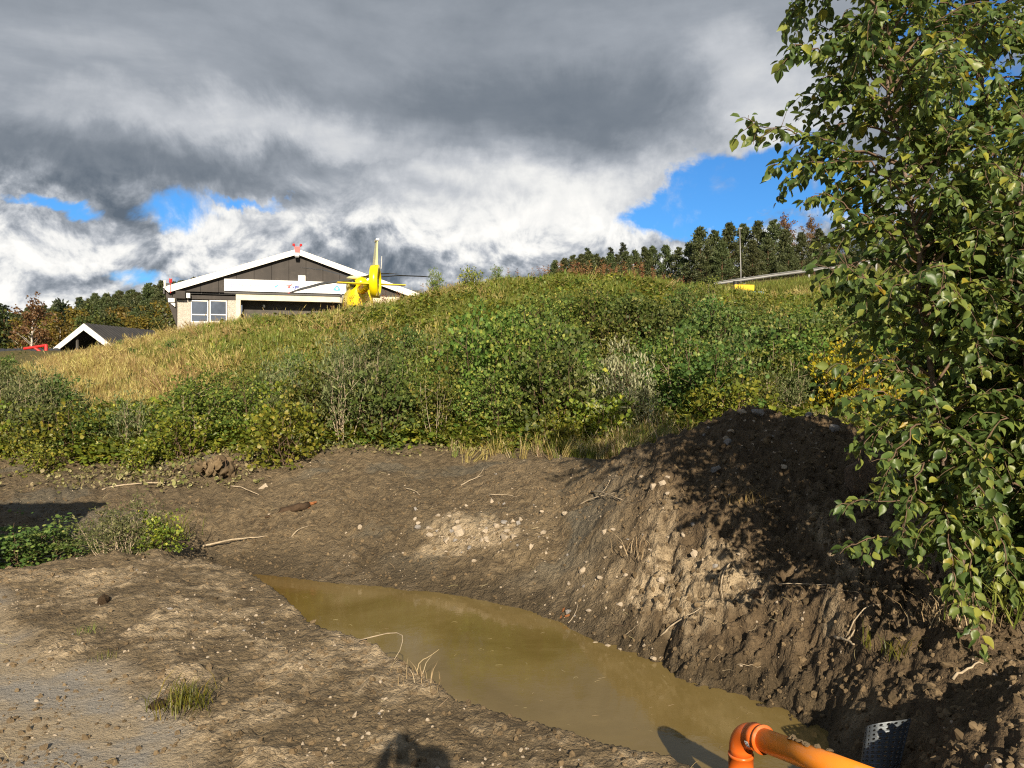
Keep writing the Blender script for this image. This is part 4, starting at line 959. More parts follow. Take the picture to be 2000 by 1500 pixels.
def hangar():
    h = empty('hangar', (FA[0], FA[1], FZ), math.atan2(FU[1], FU[0]), 'dark gabled hangar with white roof edges and a long white sign', 'hangar')
    q = fac
    eL = q(320, 561); ap = q(581, 487); W = 2 * (ap[0] - eL[0]); eR = (eL[0] + W, eL[1])
    wl, wr = q(346, 600)[0], W + eL[0] - (q(346, 600)[0] - eL[0]); beam = q(400, 570)[1]   # lower edge of the dark gable
    bd = 0.44                                                                              # depth of the white bargeboard
    sl = (ap[1] - eL[1]) / (ap[0] - eL[0])
    # gable wall of upright sheets, each its own panel
    n = 15; xs = np.linspace(wl - .9, wr + .9, n + 1)
    for k in range(n):
        a, b = xs[k] + .012, xs[k + 1] - .012
        def top(x): return ap[1] - .40 - sl * abs(x - ap[0])
        poly = [(a, beam), (b, beam), (b, max(beam + .02, top(b))), (a, max(beam + .02, top(a)))]
        if a < ap[0] < b: poly.insert(3, (ap[0], top(ap[0])))
        MB().prism(poly, 'y', .0 + .012 * (k % 2), .2).build('wall_panel', MATS['dark_cladding'], h)
    MB().box(wl - .9, wr + .9, .21, .3, beam, beam + .6).build('beam', MATS['black_metal'], h)
    # roof slabs, bargeboards
    for s_, e in ((-1, eL), (1, eR)):
        MB().prism([(ap[0], ap[1]), (e[0], e[1]), (e[0], e[1] - .12), (ap[0], ap[1] - .12)], 'y', -.30, 22).build('roof_slope', MATS['roof_metal'], h)
        MB().prism([(ap[0], ap[1] - .03), (e[0], e[1] - .03), (e[0] + s_ * -.38, e[1] - bd * .92), (ap[0], ap[1] - bd)], 'y', -.38, -.302).build('bargeboard', MATS['white_board'], h)
        MB().box(min(e[0], e[0] - s_ * .1), max(e[0], e[0] - s_ * .1), -.28, 22, e[1] - .5, e[1] - .14).build('gutter', MATS['black_metal'], h)
    # slanting wing wall under the left eave
    pts = [q(320, 568), q(345, 568), q(345, 637)]
    MB().prism([(p[0], p[1]) for p in pts], 'y', .02, .25).build('wing_wall', MATS['dark_cladding'], h)
    # lower front: pebble-dashed piers, windows, dark band, door opening
    def slab(nm, mat, p0, p1, y0, y1, floor=False, par=h):
        a = q(*p0); b = q(*p1); return MB().box(min(a[0], b[0]), max(a[0], b[0]), y0, y1, 0 if floor else min(a[1], b[1]), max(a[1], b[1])).build(nm, MATS[mat], par)
    slab('pier', 'pebble_dash', (346, 585), (371, 640), .10, .45, True); slab('pier', 'pebble_dash', (444, 586), (461, 640), .10, .45, True)
    slab('band', 'dark_cladding', (346, 575.5), (461, 586), .06, .40)
    slab('shutter_box', 'dark_cladding', (345, 569), (364, 584), -.45, .05)
    slab('recess', 'black_metal', (365, 570), (461, 575), .25, .40)
    for (x0, x1) in ((372, 406.5), (409, 443)):
        a = q(x0, 586); b = q(x1, 586); z0, z1 = -.2, a[1]; zt = q(x0, 614)[1]; zb = q(x0, 629)[1]
        w = empty('window', (0, 0, 0)); w.parent = h; fr = MB(); t = .07
        for bx in ((a[0], a[0] + t, zb, z1), (b[0] - t, b[0], zb, z1), (a[0] + t, b[0] - t, z1 - t, z1), (a[0] + t, b[0] - t, zt - t / 2, zt + t / 2), (a[0] + t, b[0] - t, zb, zb + t)):
            fr.box(bx[0], bx[1], .08, .18, bx[2], bx[3])
        fr.build('frame', MATS['white_board'], w)
        MB().box(a[0] + t, b[0] - t, .13, .15, zt + t / 2, z1 - t).build('pane', MATS['window_glass'], w); MB().box(a[0] + t, b[0] - t, .13, .15, zb + t, zt - t / 2).build('pane', MATS['window_glass'], w)
        MB().box(a[0], b[0], .10, .45, 0, zb - .003).build('sill_wall', MATS['pebble_dash'], w)
    la = q(461, 572); lb = q(650, 584); zt = la[1]; zb = q(470, 586)[1]
    MB().box(la[0], wr - .8, -.10, .30, zb, zt).build('lintel', MATS['cream_concrete'], h)
    MB().box(la[0], q(470, 586)[0], -.09, .30, 0, zb - .003).build('door_jamb', MATS['cream_concrete'], h); MB().box(wr - 1.8, wr - .8, -.09, .30, 0, zb - .003).build('door_jamb', MATS['cream_concrete'], h)
    MB().box(wl, wr, 20.8, 21, 0, beam + .2).build('back_wall', MATS['interior_dark'], h)
    for x in (wl, wr - .2): MB().box(x, x + .2, .46, 20.8, 0, beam + .2).build('side_wall', MATS['dark_cladding'], h)
    MB().box(wl + .2, wr - .2, .46, 20.79, -.3, .02).build('floor', MATS['cream_concrete'], h)
    MB().box(q(470, 586)[0], wr - 1.8, 1.2, 1.3, 0, zb + .2).build('door_leaf', MATS['interior_dark'], h)
    # the sign
    s0 = q(438.5, 545); s1 = q(676, 556); zb_, zt_ = q(438.5, 568)[1], s0[1]
    sg = MB().box(s0[0], s1[0], -.16, -.02, zb_, zt_).build('sign_board', MATS['sign_white'], h)
    MB().box(s0[0], s1[0] - .4, -.20, -.10, zb_ - .20, zb_ - .08).build('sign_rail', MATS['black_metal'], h)
    hz = zt_ - zb_
    def put(nm, me, mat, x, z, par=sg):
        me.materials.append(MATS[mat]); return link(nm, me, None, par, (x, -.172, z), (R(90), 0, 0))
    def disc(cx, cz, r, n=14, r2=None):
        m = MB(); ang = [2 * math.pi * k / n for k in range(n)]
        if r2 is None: return m.prism([(cx + r * math.cos(a), cz + r * math.sin(a)) for a in ang], 'z', -.004, .004)
        for k in range(n):
            a, b = ang[k], ang[k] + 2 * math.pi / n
            m.prism([(cx + r * math.cos(a), cz + r * math.sin(a)), (cx + r * math.cos(b), cz + r * math.sin(b)), (cx + r2 * math.cos(b), cz + r2 * math.sin(b)), (cx + r2 * math.cos(a), cz + r2 * math.sin(a))], 'z', -.004, .004)
        return m
    zc = (zb_ + zt_) / 2
    cx = q(452, 557)[0]; m = MB()
    for dx, dz in ((0, 0), (.13, 0), (-.13, 0), (0, .13), (0, -.13)): m.prism([(dx * 1.15 - .045, dz * 1.15 - .045), (dx * 1.15 + .045, dz * 1.15 - .045), (dx * 1.15 + .045, dz * 1.15 + .045), (dx * 1.15 - .045, dz * 1.15 + .045)], 'z', -.004, .004)
    put('cross_emblem', m.mesh('cross_emblem'), 'sign_navy', cx, zc)
    a, b = q(461, 557)[0], q(525, 560)[0]; me = text_mesh('LUFTAMBULANSETJENESTEN', .25, 'lettering'); wv = max(v.co.x for v in me.vertices); o = put('lettering', me, 'sign_ink', a, zc - .09); o.scale = ((b - a) / wv, 1, 1)
    cx = q(539.5, 559)[0]; m = disc(-.06, .07, .17, 14, .13); m2 = disc(.09, -.06, .15, 14, .11); m.add(m2.v, m2.f)
    for k in range(3): m.box(-.10 + .09 * k, -.05 + .09 * k, -.05 + .03 * k, .03 + .03 * k, -.003, .003)
    put('round_emblem', m.mesh('round_emblem'), 'sign_blue', cx, zc)
    cx = q(569, 561)[0]; m = MB(); m.prism([(-.45, .10), (.05, .16), (.12, .30), (.02, .10), (-.10, .06), (-.02, -.10), (-.30, -.06), (-.16, .03)], 'z', -.004, .004); put('wing_emblem', m.mesh('wing_emblem'), 'sign_red', cx, zc - .03)
    m = MB(); m.prism([(.08, .02), (.20, .02), (.20, -.10), (.08, -.10)], 'z', -.004, .004); m.prism([(.26, .10), (.62, .12), (.58, .05), (.40, .04), (.56, 0), (.54, -.06), (.36, -.04), (.30, -.18), (.18, -.24), (.25, -.12)], 'z', -.004, .004); put('tail_emblem', m.mesh('tail_emblem'), 'sign_navy', cx, zc - .03)
    a, b = q(583, 563)[0], q(639, 566)[0]; me = text_mesh('NORSK LUFTAMBULANSE', .25, 'lettering'); wv = max(v.co.x for v in me.vertices); o = put('lettering', me, 'sign_ink', a, zc - .12); o.scale = ((b - a) / wv, 1, 1)
    cx = q(658, 565)[0]; m = MB(); m.prism([(-.30, -.14), (-.20, .02), (-.06, .22), (.06, .22), (.20, .02), (.30, -.14), (.18, -.20), (-.18, -.20)], 'z', -.004, .004); put('blue_emblem', m.mesh('blue_emblem'), 'sign_blue', cx, zc - .02)
    put('emblem_ring', disc(0, -.02, .09, 12).mesh('emblem_ring'), 'sign_white', cx, zc - .02).location.y = -.18
    # fittings
    slab('vent_panel', 'white_board', (582.5, 538), (596.5, 550), -.08, -.015)
    a = q(580.5, 500); MB().box(a[0] - .16, a[0] + .16, -.62, -.39, a[1] - .12, a[1] + .14).build('floodlight', MATS['grey_metal'], h); MB().box(a[0] - .13, a[0] + .13, -.60, -.40, a[1] - .22, a[1] - .125).build('floodlight_lens', MATS['black_metal'], h)
    m = MB(); a = ap
    m.prism([(a[0] - .22, a[1] + .12), (a[0] + .22, a[1] + .12), (a[0] + .16, a[1] - .36), (a[0] - .16, a[1] - .36)], 'y', -.48, -.39)
    for s_ in (-1, 1): m.tube([(a[0] + s_ * .18, -.43, a[1] + .1), (a[0] + s_ * .26, -.43, a[1] + .25)], .04, 6); m.tube([(a[0] + s_ * .26, -.43, a[1] + .18), (a[0] + s_ * .26, -.43, a[1] + .34)], [.10, .09], 8)
    m.build('obstruction_light', MATS['red_paint'], h)
    a = q(335.5, 551); m = MB(); m.tube([(a[0], -.42, a[1] - .85), (a[0], -.42, a[1] - .1)], .025, 5); m.build('lamp_post', MATS['red_paint'], h); m = MB(); m.tube([(a[0], -.42, a[1] - .1), (a[0], -.42, a[1] + .16)], [.12, .10], 8); m.box(a[0] - .1, a[0] - .04, -.46, -.38, a[1] + .16, a[1] + .22); m.box(a[0] + .04, a[0] + .1, -.46, -.38, a[1] + .16, a[1] + .22); m.build('lamp', MATS['red_paint'], h)
    a = q(324, 556); MB().tube([(a[0], -.42, a[1] - .28), (a[0], -.42, a[1] + .1), (a[0], -.42, a[1] + .24)], [.06, .08, .11], 8).build('camera_mast', MATS['white_board'], h)
    slab('white_cabinet', 'white_board', (330, 583), (342, 591), -.25, .01); slab('camera_box', 'white_board', (366, 573.5), (373, 583), -.42, -.2)
    pts = [q(334, 593), q(343, 593), q(343, 600)]; MB().prism([(p[0], p[1]) for p in pts], 'y', -.2, -.15).build('bracket', MATS['white_board'], h)
    a = q(514, 596); MB().box(a[0] - .07, a[0] + .07, .9, 1.15, a[1] - .08, a[1] + .12).build('inside_lamp', MATS['white_board'], h)
hangar()

# ------------------------------------------------------------------ helicopter, tail towards the camera
principled('heli_yellow', (0.80, 0.62, 0.004), .28, spec=.6, vary=.05, vscale=2)
principled('heli_shade', (0.62, 0.45, 0.003), .35, spec=.5, vary=.05, vscale=2)
principled('heli_orange', (0.70, 0.10, 0.01), .35, vary=.05)
principled('heli_cream', (0.66, 0.62, 0.32), .35, vary=.08)
principled('blade_grey', (0.060, 0.060, 0.058), .5, vary=.2, vscale=1)
principled('heli_glass', (0.02, 0.022, 0.024), .05, spec=.9)

def helicopter():
    tail = at(733, 549, 34.0); hub = at(697, 545, 40.0)
    zg = 3.35; ax = np.array([hub.x - tail.x, hub.y - tail.y]); yaw = math.atan2(ax[1], ax[0])            # local +x points to the nose
    h = empty('helicopter', (hub.x, hub.y, zg), yaw, 'yellow rescue helicopter parked in front of the hangar, tail towards us', 'helicopter')
    Lt = float(np.linalg.norm(ax)); zt = tail.z - zg; zh = hub.z - zg
    def ring(x, w, z0, z1, n=16, sq=.75):
        c = (z0 + z1) / 2; r = (z1 - z0) / 2; out = []
        for k in range(n):
            a = 2 * math.pi * k / n; ca, sa = math.cos(a), math.sin(a)
            out.append((x, w / 2 * math.copysign(abs(ca) ** sq, ca), c + r * math.copysign(abs(sa) ** sq, sa)))
        return out
    MB().loft([ring(-1.9, .70, zt - .25, zt + .33), ring(-1.75, 1.15, .75, zt + .42), ring(-1.2, 1.42, .55, zt + .50), ring(.5, 1.50, .5, zt + .52), ring(2.0, 1.46, .5, zt + .42), ring(2.9, 1.2, .6, zt - .15), ring(3.4, .5, .8, 1.4)]).build('fuselage', MATS['heli_yellow'], h, True)
    MB().loft([ring(-1.9, .50, zt + .28, zt + .75), ring(-1.3, .95, zt + .28, zh - .28), ring(.2, 1.1, zt + .3, zh - .2), ring(1.4, .7, zt + .3, zh - .45)]).build('engine_cowling', MATS['heli_yellow'], h, True)
    MB().loft([ring(-1.95, .52, zt - .10, zt + .36, 12, 1), ring(-3.6, .40, zt - .05, zt + .30, 12, 1), ring(-Lt + .55, .30, zt - .02, zt + .22, 12, 1)]).build('tail_boom', MATS['heli_yellow'], h, True)
    for k, x in enumerate((-2.1, -2.55, -3.0, -3.5)):
        s = 1.012; MB().loft([ring(x, .50 * s - .02 * k, zt - .098 + .0 * k, zt + .362 - .012 * k, 12, 1), ring(x - .2, .49 * s - .02 * k, zt - .094, zt + .360 - .012 * k, 12, 1)], False).build('orange_stripe', MATS['heli_orange'], h, True)
    MB().box(-1.86, -1.74, -.42, -.08, zt + .18, zt + .30).build('rear_stripe', MATS['heli_orange'], h); MB().tube([(-1.70, .30, zt - .02), (-1.80, .30, zt - .02)], [.15, .14], 12).build('rear_vent', MATS['black_metal'], h)
    for yy in (-.012, .012): MB().box(-1.845, -1.70, yy - .006, yy + .006, .85, zt - .2).build('door_seam', MATS['heli_shade'], h)
    MB().tube([(-1.60, .42, zt + .46), (-2.02, .46, zt + .46)], [.17, .15], 10).build('exhaust', MATS['black_metal'], h, True); MB().tube([(-1.60, -.42, zt + .46), (-2.02, -.46, zt + .46)], [.17, .15], 10).build('exhaust', MATS['black_metal'], h, True)
    MB().prism([(-.1, .95), (1.2, .95), (1.0, zt + .35), (-.1, zt + .35)], 'y', .752, .762).build('side_window', MATS['heli_glass'], h); MB().prism([(-.1, .95), (1.2, .95), (1.0, zt + .35), (-.1, zt + .35)], 'y', -.762, -.752).build('side_window', MATS['heli_glass'], h)
    # shrouded tail rotor: a ring with hub, struts and blades, canted a little so that its face shows
    fan = empty('tail_fan', (-Lt, 0, zt - .02)); fan.parent = h; fan.rotation_euler = (0, 0, R(-17))
    n = 28; m = MB(); Ro, Ri = .74, .50
    prof = [(Ro, -.17), (Ro - .02, .17), (Ri + .03, .19), (Ri, .08), (Ri, -.08), (Ri + .03, -.19)]
    for k in range(n):
        a = 2 * math.pi * k / n
        m.v += [(r * math.cos(a) * (1.0 if math.cos(a) < 0 else 1.0), t, r * math.sin(a)) for r, t in prof]
    for k in range(n):
        for j in range(6): m.f.append((k * 6 + j, k * 6 + (j + 1) % 6, ((k + 1) % n) * 6 + (j + 1) % 6, ((k + 1) % n) * 6 + j))
    m.build('shroud', MATS['heli_yellow'], fan, True)
    MB().tube([(0, -.13, 0), (0, .13, 0)], [.13, .12], 12).build('fan_hub', MATS['heli_cream'], fan, True)
    for k in range(10):
        a = .3 + 2 * math.pi * k / 10; c, s_ = math.cos(a), math.sin(a); m = MB()
        m.add([(c * .12 - s_ * .04, -.03, s_ * .12 + c * .04), (c * .12 + s_ * .04, .03, s_ * .12 - c * .04), (c * .49 + s_ * .05, .035, s_ * .49 - c * .05), (c * .49 - s_ * .05, -.035, s_ * .49 + c * .05)], [(0, 1, 2, 3)])
        b = m.build('fan_blade', MATS['heli_cream'], fan); sm = b.modifiers.new('thick', 'SOLIDIFY'); sm.thickness = .012
    for a in (.9, 3.0, 5.1): MB().tube([(0, .1, 0), (.51 * math.cos(a), .1, .51 * math.sin(a))], .035, 6).build('stator', MATS['heli_yellow'], fan)
    # fin swept up and back, bumper cap
    zf = at(738, 475, 34.0).z - zg
    MB().loft([[(-Lt - .36, -.055, zt + .66), (-Lt - .36, .055, zt + .66), (-Lt + .42, .085, zt + .60), (-Lt + .42, -.085, zt + .60)], [(-Lt - .62, -.025, zf), (-Lt - .62, .025, zf), (-Lt - .22, .04, zf), (-Lt - .22, -.04, zf)]]).build('fin', MATS['heli_cream'], h)
    MB().box(-Lt - .68, -Lt - .16, -.07, .07, zf + .003, zf + .10).build('fin_cap', MATS['white_board'], h, bevel=.02)
    MB().tube([(-Lt - .05, -.25, zt + .55), (-Lt - .12, -.27, zt + 1.1)], .012, 5).build('aerial', MATS['white_board'], h)
    MB().loft([[(-Lt + 1.35, -1.55, zt - .0), (-Lt + .92, -1.55, zt - .01), (-Lt + .92, -1.55, zt + .03), (-Lt + 1.35, -1.55, zt + .05)], [(-Lt + 1.45, 1.55, zt - .0), (-Lt + .92, 1.55, zt - .01), (-Lt + .92, 1.55, zt + .03), (-Lt + 1.45, 1.55, zt + .05)]]).build('stabiliser', MATS['heli_shade'], h)
    # mast, domed hub cap, four drooping blades reaching the tips seen in the photograph
    MB().tube([(0, 0, zh - .35), (0, 0, zh - .02)], [.20, .16], 10).build('mast', MATS['black_metal'], h)
    MB().tube([(0, 0, zh - .06), (0, 0, zh + .04), (0, 0, zh + .12), (0, 0, zh + .16)], [.42, .55, .42, .12], 14).build('hub_cap', MATS['heli_cream'], h, True)
    inv = Matrix.Rotation(-yaw, 4, 'Z') @ Matrix.Translation(Vector((-hub.x, -hub.y, -zg)))
    for nb, (px, py, d) in enumerate(((565, 572, 36.6), (588, 523, 43.6), (841, 541, 42.6), (775, 535, 36.8))):
        t = inv @ at(px, py, d); b = Vector((0, 0, zh)); dr = (t - b); L = dr.length; dr = dr.normalized(); side = dr.cross(Vector((0, 0, 1))).normalized(); up = side.cross(dr)
        rings = []
        for u, wd, th, dz in ((.04, .12, .14, .03), (.16, .11, .13, .05), (.20, .19, .14, .06), (.55, .19, .14, .13), (.85, .19, .12, .06), (1.0, .12, .06, 0)):
            th = th if nb == 0 else th * .4; p = b + dr * (L * u) + Vector((0, 0, dz)); rings.append([tuple(p - side * wd - up * th * .2), tuple(p - up * th * .5), tuple(p + side * wd), tuple(p + up * th * .5)])
        bl = MB().loft(rings).build('rotor_blade', MATS['blade_grey'], h)
        if nb: continue
        p = b + dr * (L * .985); MB().loft([[tuple(p + dr * (e * .1) - side * .10 - up * .012), tuple(p + dr * (e * .1) - up * .03), tuple(p + dr * (e * .1) + side * .10), tuple(p + dr * (e * .1) + up * .03)] for e in (-1, 1)]).build('blade_tip', MATS['red_paint'], bl)
    for s_ in (-1, 1):
        m = MB(); m.tube([(-1.5, s_ * 1.1, .06), (2.0, s_ * 1.1, .06), (2.5, s_ * 1.1, .22)], .05, 8); 
        for x in (-.7, 1.3): m.tube([(x, s_ * 1.1, .07), (x, s_ * .7, .62)], .04, 6)
        m.build('skid', MATS['grey_metal'], h, True)
helicopter()
def helipad():
    m = MB(); n = 32; hub = at(697, 545, 40.0)
    m.add([(hub.x + 9 * math.cos(6.283 * k / n), hub.y + 1 + 7.5 * math.sin(6.283 * k / n), 3.33) for k in range(n)] + [(hub.x + 9.4 * math.cos(6.283 * k / n), hub.y + 1 + 7.8 * math.sin(6.283 * k / n), 1.0) for k in range(n)], [tuple(range(n))] + [(k, (k + 1) % n, n + (k + 1) % n, n + k) for k in range(n)])
    tag(m.build('helipad', MATS['cream_concrete']), 'flat concrete helipad on the plateau', 'helipad', kind='structure')
helipad()

# ------------------------------------------------------------------ sheds on the left
def corrugated_roof(name, par, p00, p10, p11, p01, mat, rib=.28):
    """roof slope between four corners with raised ribs running from eave to ridge"""
    p00, p10, p11, p01 = map(Vector, (p00, p10, p11, p01)); nn = (p10 - p00).cross(p01 - p00).normalized()
    if nn.z < 0: nn = -nn
    n = int((p10 - p00).length / rib); m = MB(); top = []
    for k in range(n * 4 + 1):
        u = k / (n * 4); hgt = (.0, .045, .045, .0)[k % 4]; a = p00.lerp(p10, u) + nn * hgt; b = p01.lerp(p11, u) + nn * hgt; m.v += [tuple(a), tuple(b)]
    for k in range(n * 4): m.f.append((2 * k, 2 * k + 2, 2 * k + 3, 2 * k + 1))
    o = m.build(name, MATS[mat], par); sm = o.modifiers.new('thick', 'SOLIDIFY'); sm.thickness = .03; return o

def sheds():
    d = 58.0; ap = at(165, 632, d); l = at(95, 680, d); r = at(245, 666, d); base = gz1(l.x, d) - .5
    root = empty('gabled_shed', (ap.x, d, base), R(-12), 'open gabled shed with white bargeboards and a dark roof', 'shed'); inv = root.matrix_basis.inverted() if False else (Matrix.Translation(Vector((ap.x, d, base))) @ Matrix.Rotation(R(-12), 4, 'Z')).inverted()
    half = ap.x - l.x; drop = ap.z - l.z; z = ap.z - base; sl = drop / half; w = half * 1.12; ez = z - sl * w
    for s in (-1, 1):
        m = MB(); m.prism([(0, z), (s * w, ez), (s * w, ez - .42), (0, z - .50)], 'y', -.10, -.02); m.build('bargeboard', MATS['white_board'], root)
        corrugated_roof('roof_slope', root, (s * w, 0, ez + .02), (s * w, 8, ez + .02), (0, 8, z + .02), (0, 0, z + .02), 'roof_metal', .35)
        MB().box(s * (w - .5) - .1, s * (w - .5) + .1, .05, 7.9, 0, ez + .1).build('side_wall', MATS['dark_cladding'], root)
        MB().box(s * .95 - .07, s * .95 + .07, .3, .44, 0, z - sl * .95 - .2).build('post', MATS['interior_dark'], root)
    MB().prism([(-w + .6, 0), (w - .6, 0), (w - .6, ez), (0, z - .5), (-w + .6, ez)], 'y', 3.5, 3.6).build('back_wall', MATS['black_metal'], root)
    d = 50.0; a = at(-260, 684, d); b = at(118, 681, d); e0 = at(-260, 714, 44); e1 = at(118, 711, 44); zb = gz1(e0.x, 46) - .3
    root = empty('low_shed', (b.x, 44, zb), 0, 'long low building with a dark corrugated roof at the far left', 'shed'); off = Vector((b.x, 44, zb))
    corrugated_roof('roof_slope', root, e0 - off, e1 - off, b - off, a - off, 'roof_metal', .30)
    corrugated_roof('roof_slope', root, (a.x - off.x, 12, e0.z - zb), (b.x - off.x, 12, e0.z - zb), b - off, a - off, 'roof_metal', .5)
    x0, x1 = e0.x - off.x, e1.x - off.x; z1 = e1.z - zb
    MB().box(x0, x1, -.06, -.01, z1 - .22, z1 + .02).build('eaves_board', MATS['white_board'], root); MB().box(x0 + .3, x1 - .3, .35, 11.6, 0, z1 - .1).build('wall', MATS['dark_cladding'], root)
sheds()

def red_hoist():
    d = 40.0; p = at(90, 673, d); g_ = gz1(p.x, d); r = empty('hoist_frame', (p.x, d, g_), 0, 'red steel hoist frame with a braced arm in front of the sheds', 'hoist')
    z = p.z - g_; q = at(47, 681, d); k = at(82, 692, d); b = at(66, 678, d)
    MB().tube([(0, 0, -.2), (0, 0, z)], .085, 8).build('post', MATS['red_paint'], r); MB().tube([(.05, 0, z - .03), (q.x - p.x, 0, q.z - g_)], .07, 8).build('arm', MATS['red_paint'], r)
    MB().tube([(b.x - p.x, 0, b.z - g_), (k.x - p.x + .25, 0, k.z - g_ - .1)], .06, 8).build('brace', MATS['red_paint'], r)
red_hoist()

def lamp_and_rail():
    d = 54.0; p = at(1447, 540, d); t = at(1444, 447, d); g_ = gz1(p.x, d); r = empty('lamp_post', (p.x, d, g_), 0, 'tall pale lamp post standing in front of the pines', 'lamp post')
    MB().tube([(0, 0, -.3), (0, 0, 1.0), (-.08, 0, t.z - g_)], [.05, .042, .03], 8).build('pole', MATS['grey_pole'], r, True); MB().box(-.20, .08, -.08, .08, t.z - g_, t.z - g_ + .07).build('lamp_head', MATS['grey_pole'], r, bevel=.02)
    pts = [at(px, py, dd) for px, py, dd in ((1395, 551, 50), (1450, 542, 50), (1520, 533, 49.5), (1590, 524, 49), (1650, 516, 48.5), (1740, 503, 48), (1860, 487, 47.5), (2050, 462, 47))]
    r = empty('guardrail', (pts[0].x, pts[0].y, gz1(pts[0].x, pts[0].y)), 0, 'pale steel guardrail climbing along the road below the pines', 'guardrail'); off = Vector(r.location)
    L = [0.0]
    for a, b in zip(pts, pts[1:]): L.append(L[-1] + (b - a).length)
    def on(s): return Vector([np.interp(s, L, [p[k] for p in pts]) for k in range(3)]) - off
    prof = [(.0, .11), (.05, .07), (0, .02), (.0, -.02), (.05, -.07), (0, -.11), (-.03, -.11), (.02, -.07), (-.03, 0), (.02, .07), (-.03, .11)]
    s = 0.0
    while s < L[-1] - 1:
        e = min(s + 4.0, L[-1]); a, b = on(s), on(e - .004)
        MB().loft([[(q.x, q.y - u, q.z - .10 + v) for u, v in prof] for q in (a, b)]).build('rail_beam', MATS['grey_pole'], r)
        p = on(s + 2); zg = gz1(p.x + off.x, p.y + off.y + .12) - off.z; MB().box(p.x - .05, p.x + .05, p.y + .06, p.y + .16, min(zg, p.z - .6) - .3, p.z + .03).build('post', MATS['grey_pole'], r); s = e
principled('grey_pole', (0.22, 0.22, 0.215), .5, metal=.2, vary=.12)
lamp_and_rail()

def vehicle():
    principled('van_blue', (0.12, 0.22, 0.29), .35, vary=.1); principled('van_yellow', (0.75, 0.48, 0.01), .4, vary=.05); principled('tyre', (0.02, 0.02, 0.02), .9, vary=.2)
    d = 40.0; p = at(1428, 575, d); g_ = gz1(p.x, d); r = empty('utility_van', (p.x, d, g_), R(8), 'small blue van with a yellow box on its roof, half hidden behind the thicket', 'van')
    z1 = at(0, 577, d).z - g_; w = .95; zc = z1 * .55
    m = MB(); m.loft([[(-w, y, .3), (w, y, .3), (w, y, zc), (w * .86, y, zz), (-w * .86, y, zz), (-w, y, zc)] for y, zz in ((-2.0, z1 - .05), (-1.9, z1), (.9, z1), (1.5, zc + .15), (2.3, zc + .02))]).build('body', MATS['van_blue'], r)
    MB().box(-.62, .62, -2.02, -2.006, zc + .05, z1 - .12).build('rear_window', MATS['heli_glass'], r); MB().box(-.52, .52, -1.6, -.2, z1 + .06, z1 + .36).build('roof_box', MATS['van_yellow'], r, bevel=.03)
    for s in (-1, 1):
        for y in (-1.3, 1.5): MB().tube([(s * .72, y, .32), (s * .97, y, .32)], .32, 14).build('wheel', MATS['tyre'], r)
        MB().box(s * .82 - .1, s * .82 + .1, -2.03, -2.005, zc - .25, zc - .05).build('tail_light', MATS['red_paint'], r)
    q = at(1441, 548, d); MB().tube([(q.x - p.x, .2, z1), (q.x - p.x, .2, q.z - g_)], [.10, .16], 8).build('beacon', MATS['black_metal'], r)
vehicle()
# ------------------------------------------------------------------ the orange drain pipe
def pvc(name, c):
    return principled(name, c, .32, spec=.5, vary=.06, vscale=5, dirt=((.34, .24, .13), .6))
pvc('pipe_orange', (0.80, 0.245, 0.018)); pvc('fitting_orange', (0.60, 0.115, 0.014))
principled('label_white', (0.75, 0.75, 0.73), .5, vary=.05); principled('label_ink', (0.04, 0.04, 0.05), .6)
principled('dry_mud', (0.38, 0.28, 0.17), .95, spec=.1, vary=.3, vscale=20, bump=1, bscale=60)
principled('soil_clod', (0.105, 0.070, 0.041), .95, spec=.15, vary=.45, vscale=14, bump=1, bscale=50)
def crumb_mat():
    """same earth as the ground, so that crumbs belong to the place where they lie"""
    m = bpy.data.materials.new('soil_crumb'); m.use_nodes = True; T = NT(m.node_tree); b = T.n['Principled BSDF']
    P = T.node('ShaderNodeNewGeometry').outputs['Position']; n1 = T.noise(P, 1.6, 6, 0.62); n2 = T.noise(P, 30, 5, .6); ob = T.node('ShaderNodeObjectInfo').outputs['Random']
    c = T.cramp(n1, [(0.3, (0.072, 0.050, 0.028)), (0.5, (0.112, 0.080, 0.045)), (0.68, (0.160, 0.118, 0.069))]); c = T.mix(T.m('MULTIPLY', n2, .5), c, (0.165, 0.122, 0.073))
    hs = T.node('ShaderNodeHueSaturation'); T.put(hs.inputs['Value'], T.m('ADD', .62, T.m('MULTIPLY', ob, .75))); T.l.new(c, hs.inputs['Color']); T.l.new(hs.outputs[0], b.inputs['Base Color'])
    b.inputs['Roughness'].default_value = .95; b.inputs['Specular IOR Level'].default_value = .15; MATS['soil_crumb'] = m
crumb_mat()
principled('galvanised', (0.10, 0.115, 0.13), .5, metal=.4, vary=.2, vscale=9, dirt=((.06, .05, .04), .6))
principled('stone_pale', (0.40, 0.33, 0.245), .85, spec=.25, vary=.25, vscale=8, bump=.5, bscale=40, dirt=((.20, .14, .08), .55))
principled('stone_grey', (0.27, 0.25, 0.23), .85, spec=.25, vary=.3, vscale=8, bump=.5, bscale=40, dirt=((.14, .10, .06), .5))
principled('boulder', (0.15, 0.105, 0.068), .9, spec=.2, vary=.35, vscale=5, bump=.8, bscale=30)
principled('rotten_wood', (0.055, 0.036, 0.022), .9, spec=.15, vary=.4, vscale=10, bump=1, bscale=40)
principled('orange_wood', (0.24, 0.095, 0.035), .8, spec=.2, vary=.35, vscale=30, bump=.6, bscale=60)

